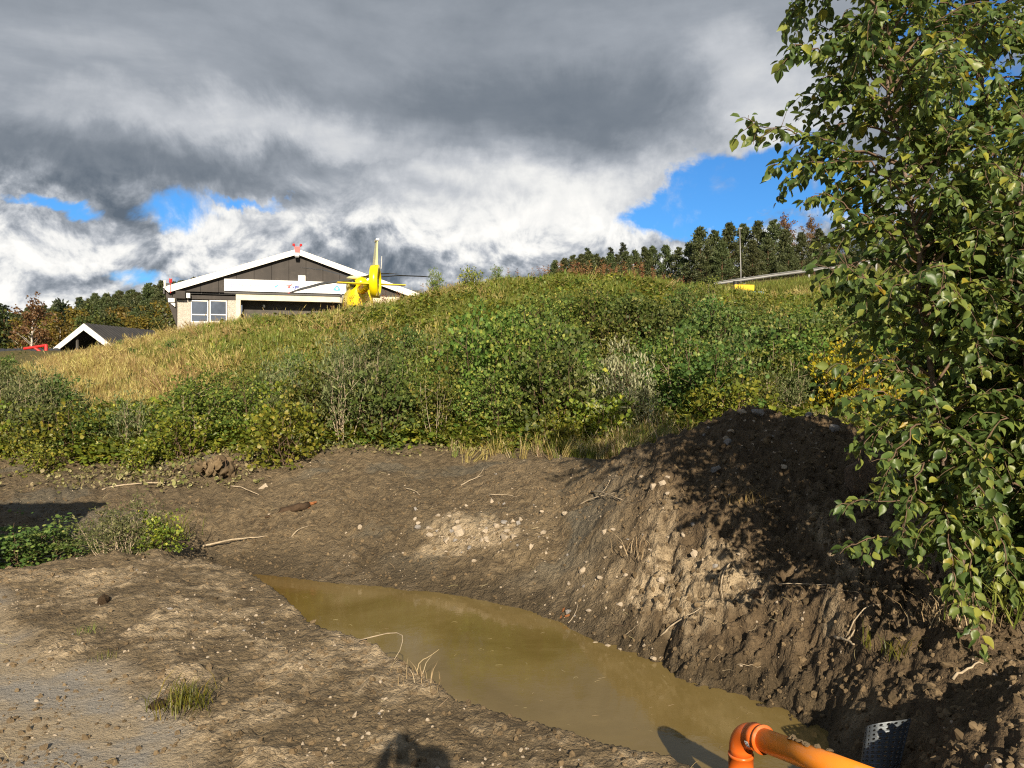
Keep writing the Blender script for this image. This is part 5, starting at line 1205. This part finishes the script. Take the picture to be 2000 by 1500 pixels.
def drain_pipe():
    e = at(1447, 1428, 3.40); f = at(1690, 1522, 2.78)                     # bend and the far end of the long run
    run = (f - e).normalized(); r = .048
    root = empty('drain_pipe', (e.x, e.y, WATER_Z - .2), 0, 'orange plastic drain pipe with a bend rising out of the muddy water', 'pipe'); off = Vector(root.location)
    e0 = e - off
    st = e0 + run * .115
    n = 30; m = MB(); m.tube([st, st + run * ((f - e).length + .05)], r, 32); m.build('pipe', MATS['pipe_orange'], root, True)
    m = MB(); m.tube([st + run * -.035, st + run * .02], r * 1.19, 32); m.build('socket', MATS['fitting_orange'], root, True)
    m = MB(); m.tube([st + run * .021, st + run * .034], r * 1.26, 32); m.build('socket_rim', MATS['fitting_orange'], root, True)
    down = Vector((.0, 0, -1)); bend = []
    for k in range(11):
        t = k / 10 * math.pi / 2; bend.append(e0 + run * (.078 * (1 - math.sin(t)) - .0) + down * (.078 * (1 - math.cos(t))) )
    m = MB(); m.tube([st + run * -.036] + bend + [bend[-1] + down * .02], r * 1.07, 32); m.build('bend', MATS['fitting_orange'], root, True)
    b = bend[-1] + down * .02
    m = MB(); m.tube([b, b + down * .012, b + down * .013, b + down * .085, b + down * .086, b + down * .10], [r * 1.16, r * 1.16, r * 1.12, r * 1.12, r * 1.2, r * 1.2], 32); m.build('lower_socket', MATS['fitting_orange'], root, True)
    m = MB(); m.tube([b + down * .10, b + down * .55], r, 32); m.build('riser', MATS['pipe_orange'], root, True)
    # the little printed sticker on the socket
    side = run.cross(Vector((0, 0, 1))).normalized(); upv = side.cross(run).normalized()
    a0 = -1.1
    nrm = (side * math.cos(-.35) + upv * math.sin(-.35)) if (side.dot(Vector(CAM) - e) > 0) else (-side * math.cos(.35) + upv * .35)
    c = st + run * -.012; m = MB(); tang = run.cross(nrm).normalized()
    pts = []
    for i in range(5):
        a = (i - 2) * .12; dirv = (nrm * math.cos(a) + tang * math.sin(a))
        for x in (-.012, .012): pts.append(tuple(c + dirv * r * 1.205 + run * x))
    m.add(pts, [(2 * i, 2 * i + 1, 2 * i + 3, 2 * i + 2) for i in range(4)]); m.build('sticker', MATS['label_white'], root)
    m = MB()
    for (x, a) in ((-.004, -.14), (.004, -.05), (-.004, .06), (.004, .14)):
        dv = (nrm * math.cos(a) + tang * math.sin(a)); p = c + dv * r * 1.213 + run * x; u = tang * .0022; w = run * .003; m.add([p - u - w, p + u - w, p + u + w, p - u + w], [(0, 1, 2, 3)])
    m.build('sticker_print', MATS['label_ink'], root)
    # dried mud dropped on top of the pipe
    g = np.random.default_rng(4)
    for k in range(7):
        p = st + off + run * (.20 + .028 * k + g.normal() * .01) + Vector((0, 0, r + .004)) + side * g.normal() * .010; s_ = g.uniform(.008, .018)
        o = rock('mud_crumb', 50 + k, MATS['dry_mud'], p, (s_ * 1.3, s_, s_ * .7), g.random() * 6); tag(o, 'crumb of dried pale mud lying on top of the orange pipe', 'mud', 'mud crumbs on the pipe')

ROCKS = {}
def rock_mesh(seed, mat, rough=.22):
    key = (seed % 14, mat.name)
    if key not in ROCKS:
        bm = bmesh.new(); bmesh.ops.create_icosphere(bm, subdivisions=3 if rough < .4 else 3, radius=1.0); g = np.random.default_rng(seed % 14 + 900)
        o = g.uniform(-50, 50, 3); cuts = [(unit(g.normal(size=3)), g.uniform(.35, .8)) for _ in range(10)]
        for v in bm.verts:
            p = np.array(v.co); 
            for nrm, dd in cuts:
                t = p @ nrm
                if t > dd: p = p - nrm * (t - dd) * .95
            q = p * 1.7 + o; nn = fbm(np.array([q[0] + q[2] * .7]), np.array([q[1] - q[2] * .6]), 4, 61)[0]
            v.co = p * (1 + rough * 2 * nn)
        me = bpy.data.meshes.new('stone'); bm.to_mesh(me); bm.free()
        for k, p in enumerate(me.polygons): p.use_smooth = mat.name == 'boulder'
        me.materials.append(mat); ROCKS[key] = me
    return ROCKS[key]

def rock(name, seed, mat, loc, scale, rz=0.0, tilt=0.0, rough=.22):
    o = link(name, rock_mesh(seed, mat, rough)); o.location = loc; o.scale = scale; o.rotation_euler = (tilt, tilt * .6, rz); return o

def stones():
    g = np.random.default_rng(21); P, Gm = MATS['stone_pale'], MATS['stone_grey']
    def st(name, px, py, wpx, hpx, mat, label, group=None, seed=None):
        p = on_ground(px, py + hpx * .35)
        if p is None: return
        s = p.y / F * .5; o = rock(name, int(g.integers(1, 99)) if seed is None else seed, mat, (p.x, p.y, p.z + hpx * s * .28), (wpx * s, min(wpx, hpx * 1.2) * s, hpx * s), g.random() * 6.28 if wpx < 30 else 0, g.normal() * .2)
        tag(o, label, 'stone', group)
    st('boulder', 1678, 925, 70, 85, MATS['boulder'], 'big brown boulder in the shade of the alders on the heap')
    st('stone', 515, 949, 34, 15, P, 'flat white stone lying alone high on the bare bank')
    st('stone', 1481, 804, 38, 24, Gm, 'grey stone on the very top of the soil heap', seed=3)
    st('stone', 1398, 917, 22, 18, Gm, 'grey rounded stone on the shaded upper heap')
    st('stone', 1060, 1037, 25, 14, P, 'smooth white oblong stone on the bank, right of the pale rubble')
    st('stone', 1628, 832, 26, 20, Gm, 'grey stone on the right shoulder of the heap')
    st('stone', 1292, 940, 22, 15, P, 'pale angular stone at the left edge of the heap, upper of the cluster')
    st('stone', 1274, 948, 17, 15, P, 'pale stone in the cluster at the left edge of the heap')
    st('stone', 1302, 962, 16, 10, P, 'small flat stone just below the cluster on the heap')
    st('stone', 1305, 932, 14, 10, P, 'topmost stone of the pale cluster on the heap')
    st('stone', 1292, 1130, 24, 17, P, 'pale stone alone on the sunlit face of the heap')
    st('stone', 1480, 1158, 26, 26, MATS['boulder'], 'brown rounded stone half buried in the front of the heap', seed=5)
    st('stone', 1355, 1080, 11, 14, P, 'pale pebble in a crack on the sunlit heap face')
    st('stone', 1138, 1112, 13, 17, P, 'upright pale stone at the foot of the heap, left')
    st('stone', 895, 1035, 30, 22, P, 'largest piece of pale rubble in the middle of the bank')
    st('stone', 985, 1045, 17, 16, P, 'white stone right of the rubble, left of the oblong one')
    st('stone', 968, 1025, 18, 16, P, 'white stone just above its twin, right of the rubble')
    st('stone', 1276, 1288, 15, 15, P, 'pale stone at the water edge below the heap')
    st('stone', 1258, 1262, 10, 10, P, 'small round pebble at the water edge, upper of two')
    st('stone', 693, 1394, 11, 20, P, 'pale flat stone standing out of the dirt pad near the ditch')
    st('stone', 1695, 1040, 20, 30, MATS['boulder'], 'upright brown stone beside the hanging alder twigs')
    # the many more of the bank and heap
    areas = [(1010, 70, 1020, 35, 44, 'among those right of the pale rubble'), (880, 55, 1040, 28, 44, 'in the pale rubble patch of the bank'), (1180, 90, 1080, 90, 26, 'on the left foot of the heap'), (1230, 40, 1270, 22, 12, 'at the water edge below the heap'), (1330, 90, 1120, 90, 22, 'on the sunlit face of the heap'), (1480, 90, 860, 40, 22, 'on the shaded top of the heap'), (700, 120, 990, 50, 6, 'on the bare bank below the log')]
    for ax, sx, ay, sy, n, where in areas:
        for k in range(n):
            px, py = g.normal(ax, sx), g.normal(ay, sy); w = 4.5 + 15 * g.random() ** 2.4
            st('pebble', px, py, w, w * g.uniform(.6, 1), P if g.random() < .75 else Gm, 'small %s stone %s' % ('flat' if w > 9 else 'round', where), 'small stones scattered over bank and heap')
    for k in range(60):
        px, py = g.uniform(60, 1150), g.uniform(1110, 1490); p = on_ground(px, py)
        if p is None or p.z < -.1: continue
        w = 5 + 7 * g.random() ** 2; st('pebble', px, py, w, w * .7, P if g.random() < .7 else Gm, 'small stone trodden into the %s of the dirt pad' % ('gravelly left' if px < 350 else 'middle' if px < 750 else 'ditch side'), 'small stones on the dirt pad')
stones()
drain_pipe()

def cover_of_soil():
    """crumbs, clods and bits of straw: too many and too small to count"""
    g = np.random.default_rng(77)
    def lumps(mat, n, rough): 
        out = []
        for k in range(n):
            bm = bmesh.new(); bmesh.ops.create_icosphere(bm, subdivisions=2, radius=1.0); gg = np.random.default_rng(k + 500)
            for v in bm.verts: v.co = v.co * (1 + rough * gg.normal())
            me = bpy.data.meshes.new('lump'); bm.to_mesh(me); bm.free(); me.materials.append(MATS[mat]); out.append(me)
        return out
    clod = proto_col('clod', lumps('soil_crumb', 6, .17)); grit = proto_col('grit', lumps('stone_pale', 5, .10)); mud = proto_col('mudlump', lumps('dry_mud', 4, .15))
    def pick(n, f, lo=2.2, hi=12.5):
        y = lo + (hi - lo) * g.random(n) ** 1.3; px = g.uniform(-60, 2060, n); x = (px - 1000) / F * y; z = gz(x, y); k = f(px, y, x, z) > g.random(n); return np.stack([x[k], y[k], z[k]], 1)
    dry = lambda z: sstep(z, -.40, -.36)
    p = pick(60000, lambda px, y, x, z: dry(z) * (.10 + .06 * sstep(px, 500, 700) + .85 * sstep(px, 1150, 1350) * sstep(y, 4, 5) + .6 * sstep(px, 1600, 1750) + .45 * sstep(y, 7, 8.5)) * (1 - sstep(y, 9.5, 10.5)) * (.3 + 1.4 * np.clip(fbm(x * 2, y * 2, 3, 91) + .4, 0, 1)))
    s = .0035 + .016 * g.random(len(p)) ** 4 * np.where(p[:, 0] > 1.0, 1.35, .9) + .0006 * np.clip(p[:, 1] - 5, 0, 6); scatter('soil_clods', p, rots(len(p), 1), np.stack([s * g.uniform(.8, 1.5, len(p)), s, s * .8], 1), clod, 6, 'crumbled dark clods of earth on the heap and pad', 'soil')
    p = pick(22000, lambda px, y, x, z: dry(z) * np.clip(.12 + 1.6 * fbm(x * 1.6, y * 1.6, 4, 92) , 0, 1) * (1 - .7 * sstep(y, 6, 11)), 2.2, 11.5)
    s = .003 + .009 * g.random(len(p)) ** 3; scatter('grit', p, rots(len(p), 1), np.stack([s * 1.3, s, s * .7], 1), grit, 5, 'pale grit and tiny pebbles scattered over the dug soil', 'gravel')
    p = pick(9000, lambda px, y, x, z: dry(z) * np.clip(3.2 * fbm(x * 2.2, y * 2.2, 4, 21) - .05, 0, 1) * sstep(px, 1250, 1100) * sstep(y, 7.2, 6.6), 2.2, 7.4)
    s = .005 + .014 * g.random(len(p)) ** 2.5; scatter('mud_crumbs', p, rots(len(p), .6), np.stack([s * 1.4, s, s * .6], 1), mud, 4, 'crumbs of dried pale mud on the dirt pad', 'soil')
    st = []
    for k in range(6):
        gg = np.random.default_rng(k + 40); m = MB(); a = gg.normal(size=3) * .02; m.tube([(.018 * q, a[0] * math.sin(q * .5) + a[2] * (q / 6) ** 2, .003 + .008 * math.sin(q / 6 * 3.1)) for q in range(7)], [.0012, .0013, .0013, .0012, .0011, .0009, .0006], 4); me = m.mesh('straw'); me.materials.append(MATS['straw']); st.append(me)
    sc = proto_col('straw_bit', st)
    p = pick(6500, lambda px, y, x, z: dry(z) * np.clip(.10 + .5 * sstep(y, 9.5, 11.5) * sstep(px, 1250, 700) + .3 * sstep(px, 1150, 1300) * sstep(y, 4.2, 5) * sstep(y, 8, 6.5) + 1.2 * fbm(x, y, 3, 95), 0, 1), 2.2, 12.6)
    scatter('straw_litter', p, rots(len(p), .35), g.uniform(.35, 1.0, len(p)) * (.5 + .08 * p[:, 1]), sc, 6, 'dry straw, rootlets and plant litter lying on the soil', 'litter')
    n = 260; y = g.uniform(3.4, 8, n); x = (g.uniform(520, 1500, n) - 1000) / F * y; k = gz(x, y) < WATER_Z - .05; x, y = x[k], y[k]
    scatter('floating_straw', np.stack([x, y, np.full(len(x), WATER_Z + .001)], 1), np.stack([np.zeros(len(x)), np.zeros(len(x)), g.uniform(0, 6.28, len(x))], 1), g.uniform(.15, .5, len(x)), sc, 6, 'bits of straw floating on the muddy water', 'litter')
    lf = []
    for k in range(4):
        gg = np.random.default_rng(k + 70); n = 7; me = leaves_mesh('withered', LEAF_MID, gg.normal(size=(n, 3)) * (.08, .08, .02) + (0, 0, .03), rand_dir(n), np.array([0, 0, 1.]) + gg.normal(size=(n, 3)) * .4, gg.uniform(.03, .065, n)); me.materials.append(MATS['withered_leaf']); lf.append(me)
    lc = proto_col('withered', lf); n = 560; px = np.concatenate([g.normal(330, 110, 230), g.uniform(-40, 1250, 270), g.normal(160, 60, 60)]); y = np.where(px < 520, g.uniform(10.4, 12.6, n), g.uniform(11.6, 12.6, n)); x = (px - 1000) / F * y
    scatter('wilted_leaves', np.stack([x, y, gz(x, y)], 1), rots(n, .3), g.uniform(.6, 1.3, n), lc, 4, 'wilted pulled-up leaves strewn along the top of the bank', 'litter')
cover_of_soil()

# ------------------------------------------------------------------ wood, roots and tufts
def sticks():
    g = np.random.default_rng(31)
    def stick(px0, py0, px1, py1, r, label, mat='pale_twig', lift=.02, bow=.05, fork=False, name='twig', group=None, lift2=None):
        a = on_ground(px0, py0); b = on_ground(px1, py1)
        if a is None or b is None: return
        if lift2 is not None: b = at(px1, py1, a.y + lift2)
        a.z += lift * .5
        root = a.copy(); pts = []; sidev = Vector((g.normal(), g.normal() * .4, abs(g.normal()))) * bow * (b - a).length
        n = 7
        for k in range(n + 1):
            u = k / n; p = a.lerp(b, u) + sidev * math.sin(u * 3.14) + Vector(g.normal(size=3) * .0025); gg = gz1(p.x, p.y)
            if lift2 is None: p.z = max(p.z, gg + r * .8)
            pts.append(p - root)
        m = MB(); m.tube(pts, [r * (1 - .6 * k / n) for k in range(n + 1)], 6)
        if fork: q = pts[4]; m.tube([q, q + Vector((.5, .1, .5)) * (b - a).length * .3, q + Vector((.7, .1, .9)) * (b - a).length * .35], [r * .6, r * .4, r * .25], 5)
        o = m.build(name, MATS[mat], None, True); o.location = root; tag(o, label, name.replace('_', ' '), group)
    S_ = stick
    S_(1155, 965, 1215, 978, .010, 'pale bare root lying at the left foot of the heap', name='root')
    S_(1130, 990, 1200, 965, .008, 'thin pale stick crossing the root at the foot of the heap', fork=True)
    S_(1427, 1105, 1412, 1180, .006, 'wavy pale root hanging down the middle of the heap face', name='root', bow=.1)
    S_(1290, 1250, 1370, 1190, .007, 'brown root slanting down the heap above the water', name='root')
    S_(1520, 1145, 1650, 1148, .004, 'long thin pale twig lying level across the shaded heap')
    S_(1650, 1255, 1720, 1185, .005, 'arched pale twig over the dark soil below the alder', bow=.2)
    S_(1630, 1252, 1670, 1270, .012, 'short forked broken branch on the dark soil below the alder', fork=True)
    S_(1725, 1030, 1850, 1285, .006, 'long straight bare twig leaning from the alder down to the soil', mat='twig', lift2=-.1)
    S_(1860, 1340, 1920, 1300, .008, 'pale twig under the lowest alder leaves at the ditch end')
    S_(1110, 1220, 1125, 1180, .004, 'thin pale rootlet dipping into the water', name='root', bow=.2)
    S_(395, 1072, 520, 1050, .012, 'long pale root lying along the bank above the ditch end', name='root')
    S_(570, 1050, 605, 1030, .007, 'short pale twig on the bare bank below the log')
    S_(200, 958, 330, 945, .012, 'long grey stick at the top of the bank, lying level')
    S_(330, 930, 400, 890, .014, 'slanting stick beside the upturned root clump', mat='twig')
    S_(300, 935, 350, 905, .012, 'brown stick left of the upturned root clump', mat='twig')
    S_(450, 952, 505, 968, .010, 'white stick lying below the root clump', )
    S_(790, 955, 820, 968, .008, 'short pale stick in the middle of the upper bank')
    S_(900, 950, 945, 930, .009, 'forked pale branch on the upper bank', fork=True)
    S_(955, 968, 1010, 972, .007, 'thin pale stick lying level on the upper bank')
    S_(700, 1255, 770, 1290, .004, 'curved pale root arching over the edge of the water', name='root', bow=.25)
    S_(815, 1325, 855, 1270, .003, 'bent straw rising over the water from the ditch edge', name='straw', mat='straw', lift2=.05, bow=.1)
    for k in range(16):
        px, py = (g.uniform(1180, 1700), g.uniform(960, 1330)) if k < 11 else (g.uniform(150, 500), g.uniform(915, 970)); a = g.uniform(-.9, .9); L = g.uniform(30, 75)
        S_(px, py, px + L * math.cos(a), py + L * math.sin(a) * .5, g.uniform(.0018, .0035), 'thin stray root or twig among those on the heap and the bank', name='rootlet', group='stray rootlets', mat='pale_twig' if g.random() < .6 else 'twig')
    # rotten log with a splintered orange end
    a = on_ground(520, 1012); b = on_ground(604, 992); m = MB(); n = 8; d = b - a
    pts = [a.lerp(b, k / n) - a + Vector((0, 0, .018)) + Vector(g.normal(size=3) * .014) for k in range(n + 1)]
    r = empty('rotten_log', a, 0, 'dark rotten log with an orange splintered end, half sunk in the bank', 'log'); m.tube(pts, [.012, .026, .040, .036, .052, .046, .055, .048, .040], 9); m.build('log', MATS['rotten_wood'], r, True)
    for k in range(6):
        p = pts[-1] + Vector(g.normal(size=3) * .028); q = p + d.normalized() * g.uniform(.03, .10) + Vector(g.normal(size=3) * .03); MB().tube([p - d.normalized() * .03, p, q], [.016, .014, .003], 5).build('splinter', MATS['orange_wood'], r)
    for k, (px, py) in enumerate(((1100, 1195), (1108, 1205), (1095, 1208))):
        p = on_ground(px, py); o = rock('bark_chip', 60 + k, MATS['orange_wood'], p, (.022, .010, .03), g.random(), .3); tag(o, 'rusty orange chip of bark at the water edge below the heap', 'bark', 'rusty bark chips')
    p = on_ground(1000, 1190)
    # upturned root clump at the top of the bank
    p = on_ground(418, 930); r = empty('root_clump', p, 0, 'upturned clump of earth and roots at the top of the bank', 'root clump')
    for k in range(26):
        a = g.normal(size=3) * (.17, .12, .10); sz = g.uniform(.04, .10); o = link('earth', rock_mesh(k, MATS['soil_crumb'], .3), None, r, (a[0], a[1], abs(a[2]) + .06 - .2 * abs(a[0]) * .5), (g.random() * 6, g.random() * 6, g.random() * 6)); o.scale = (sz * 1.2, sz, sz * .9)
    m = MB()
    for k in range(18):
        a = g.normal(size=3) * (.24, .15, .1); s_ = Vector((a[0], a[1] - .05, abs(a[2]) + .1)); m.tube([s_, s_ + Vector(g.normal(size=3) * .07), s_ + Vector(g.normal(size=3) * .12) - Vector((0, .02, .08))], [.004, .003, .0015], 4, False)
    m.build('roots', MATS['twig'], r)
    p = on_ground(200, 1180); o = rock('soil_clod', 6, MATS['soil_clod'], (p.x, p.y, p.z + .03), (.07, .055, .05), 1.0); tag(o, 'dark upright lump of earth alone on the dirt pad', 'clod')
    p = on_ground(310, 1385); o = rock('soil_clod', 9, MATS['soil_clod'], (p.x, p.y, p.z + .02), (.07, .045, .03), .4); tag(o, 'dark clod beside the green tuft on the dirt pad', 'clod')
    # tufts
    def tuft_at(px, py, s, mat, n, label, h=.16):
        p = on_ground(px, py); me = tuft(int(px), n, h, .16, .0022, 1.1, mat); me2 = me; o = link('grass_tuft', me2); o.location = p; o.scale = (s * 1.15, s * 1.15, s * .75); tag(o, label, 'grass tuft')
    tuft_at(360, 1378, 1.0, 'lime_leaf', 170, 'green grass tuft growing alone on the dirt pad')
    tuft_at(470 - 300, 1235, .5, 'green_grass', 40, 'small flattened tuft on the dirt pad, farther left')
    tuft_at(205, 1290, .45, 'green_grass', 30, 'tiny weed at the edge of the gravel')
    tuft_at(818, 1330, .9, 'straw', 30, 'pale dry tuft on the lip of the ditch')
    tuft_at(1470, 985, 1.3, 'dry_grass', 40, 'dry grass clump stuck in the shaded heap')
    tuft_at(1235, 1090, 1.4, 'straw', 40, 'pale dry grass clump on the left face of the heap', .2)
    tuft_at(1745, 1280, 1.0, 'lime_leaf', 60, 'small green tuft below the alder, above the ditch end')
    tuft_at(1860, 1225, 1.3, 'straw', 60, 'pale grass at the foot of the leaning alder')
    tuft_at(1985, 1215, 2.0, 'green_grass', 90, 'green grass at the right edge under the alders', .2)
    tuft_at(335, 1050, 1.7, 'green_grass', 90, 'bright green grass beside the sunlit weeds', .25)
sticks()

def drain_sheet():
    p = at(1715, 1445, 3.6); g_ = -.19; root = empty('perforated_sheet', (p.x, p.y, g_), 0, 'bent piece of perforated galvanised pipe sheet stuck in the mud', 'metal sheet')
    m = MB(); nu, nv = 9, 11; Rr = .085; Hh = .22
    def P3(u, v): a = 2.9 + u * 2.9; k = 1 + .5 * u * v; return (Rr * math.cos(a) * k + .05 * v, Rr * math.sin(a) * .7 + .05 * v, -.03 + Hh * v * (.78 + .3 * u) + .03 * math.sin(3 * u))
    for i in range(nu):
        for j in range(nv):
            c = [( (i) / nu, j / nv), ((i + 1) / nu, j / nv), ((i + 1) / nu, (j + 1) / nv), (i / nu, (j + 1) / nv)]
            uc, vc = (i + .5) / nu, (j + .5) / nv; ho = []
            for k in range(8): a = 2 * math.pi * k / 8 - 2.356; ho.append((uc + .27 / nu * math.cos(a), vc + .27 / nv * math.sin(a)))
            b = len(m.v); m.v += [P3(*q) for q in c] + [P3(*q) for q in ho]
            for k in range(4): m.f += [(b + k, b + (k + 1) % 4, b + 4 + (2 * k + 2) % 8, b + 4 + (2 * k + 1) % 8), (b + k, b + 4 + (2 * k + 1) % 8, b + 4 + (2 * k) % 8)]
    o = m.build('sheet', MATS['galvanised'], root); bm = bmesh.new(); bm.from_mesh(o.data); bmesh.ops.remove_doubles(bm, verts=bm.verts, dist=1e-5); bm.to_mesh(o.data); bm.free(); s = o.modifiers.new('thick', 'SOLIDIFY'); s.thickness = .003
    MB().tube([P3(1, v / 8) for v in range(9)], .004, 5).build('edge', MATS['galvanised'], root)
drain_sheet()

# ------------------------------------------------------------------ what only its shadow shows: the photographer and something tall on the left
def photographer():
    principled('jacket', (0.03, 0.035, 0.05), .85, vary=.2); principled('skin', (0.48, 0.30, 0.22), .6, vary=.08); principled('hair', (0.06, 0.04, 0.025), .8, vary=.2)
    ox, oy = .17, -.42
    V = []; E = []; Rd = []
    def j(p, r): V.append((p[0] + ox, p[1] + oy, p[2])); Rd.append(r); return len(V) - 1
    def chain(a, pts):
        for p, r in pts: b = j(p, r); E.append((a, b)); a = b
        return a
    pel = j((0, 0, .95), .15); ch = chain(pel, [((0, -.01, 1.15), .145), ((0, -.01, 1.36), .155)]); nk = chain(ch, [((0, .0, 1.50), .065), ((0, .03, 1.57), .085), ((0, .045, 1.66), .098), ((0, .04, 1.73), .07)])
    for s in (-1, 1):
        chain(pel, [((s * .10, 0, .88), .095), ((s * .12, .02, .50), .062), ((s * .13, .0, .12), .042), ((s * .13, -.02, .05), .045), ((s * .14, .13, .03), .035)])
        hand = (-.17 + s * .075, .36, 1.56)
        el = (s * .30, .10, 1.20)
        w = chain(ch, [((s * .19, 0, 1.40), .066), (el, .045), (tuple(np.array(el) * .25 + np.array(hand) * .75), .033), (hand, .030)])
        for f in range(4): chain(w, [((hand[0] - s * .015, hand[1] + .035, hand[2] + .035 - f * .020), .010), ((hand[0] - s * .03, hand[1] + .045, hand[2] + .034 - f * .020), .009)])
        chain(w, [((hand[0] - s * .03, hand[1] + .0, hand[2] + .045), .010), ((hand[0] - s * .05, hand[1] - .0, hand[2] + .06), .009)])
    me = bpy.data.meshes.new('body'); me.from_pydata(V, E, []); me.update(); root = empty('person', (ox, oy, 0), 0, 'person holding up a phone, known only by the shadow on the dirt pad', 'person')
    o = link('body', me, MATS['jacket'], root); o.location = (-ox, -oy, 0); md = o.modifiers.new('skin', 'SKIN'); o.modifiers.new('smooth', 'SUBSURF').levels = 1
    for k, v in enumerate(me.skin_vertices[0].data): v.radius = (Rd[k], Rd[k]); v.use_root = (k == 0)
    ph = MB().box(-.037, .037, -.004, .004, -.075, .075).build('phone', MATS['black_metal'], None, bevel=.003); ph.location = (0, -.035, 1.565); tag(ph, 'dark phone held up by the person, known only by its shadow', 'phone')
photographer()

def blocker():  # added, unseen box; stands in for whatever casts the shadow on the left
    principled('blocker_paint', (0.05, 0.10, 0.16), .5, vary=.15, dirt=((.16, .09, .04), .4))
    x1, y1, hgt = -4.55, 4.9, 2.45; r = empty('shadow_blocker', (x1, y1, gz1(x1, y1) - .05), 0, 'tall unseen box beyond the left edge, added to cast the shadow on the hollow', 'blocker')
    for (a, b, ax) in (((-3.0, -2.4), (0, -2.4), 0), ((-3.0, 0), (0, 0), 0), ((-3.0, -2.4), (-3.0, 0), 1), ((0, -2.4), (0, 0), 1)):
        L = math.hypot(b[0] - a[0], b[1] - a[1]); n = int(L / .28)
        for k in range(n):
            u0, u1 = k / n, (k + 1) / n - .006; p0 = (a[0] + (b[0] - a[0]) * u0, a[1] + (b[1] - a[1]) * u0); p1 = (a[0] + (b[0] - a[0]) * u1, a[1] + (b[1] - a[1]) * u1); t = .03 if k % 2 else .015
            MB().box(min(p0[0], p1[0]) - (t if ax else 0), max(p0[0], p1[0]) + (t if ax else 0), min(p0[1], p1[1]) - (0 if ax else t), max(p0[1], p1[1]) + (0 if ax else t), .1, hgt - .08).build('panel', MATS['blocker_paint'], r)
    MB().box(-3.04, .04, -2.44, .04, hgt - .08, hgt).build('roof', MATS['blocker_paint'], r); MB().box(-3.04, .04, -2.44, .04, -.1, .1).build('base_frame', MATS['blocker_paint'], r)
blocker()

# ------------------------------------------------------------------ things that look alike are told apart by their order from the left
def order_labels(most=14):
    sets = {}
    for o in S.objects:
        if o.parent is None and o.get('category') and o.get('group') and not o.get('kind'): sets.setdefault(o['label'], []).append(o)
    words = ['first', 'second', 'third', 'fourth', 'fifth', 'sixth', 'seventh', 'eighth', 'ninth', 'tenth', 'eleventh', 'twelfth', 'thirteenth', 'fourteenth', 'fifteenth', 'sixteenth']
    for lab, os_ in sets.items():
        if not 1 < len(os_) <= most + 2: continue
        os_.sort(key=lambda o: o.location.x / max(o.location.y, .5))
        for k, o in enumerate(os_): o['label'] = lab + ', ' + words[k] + ' from left'
order_labels()
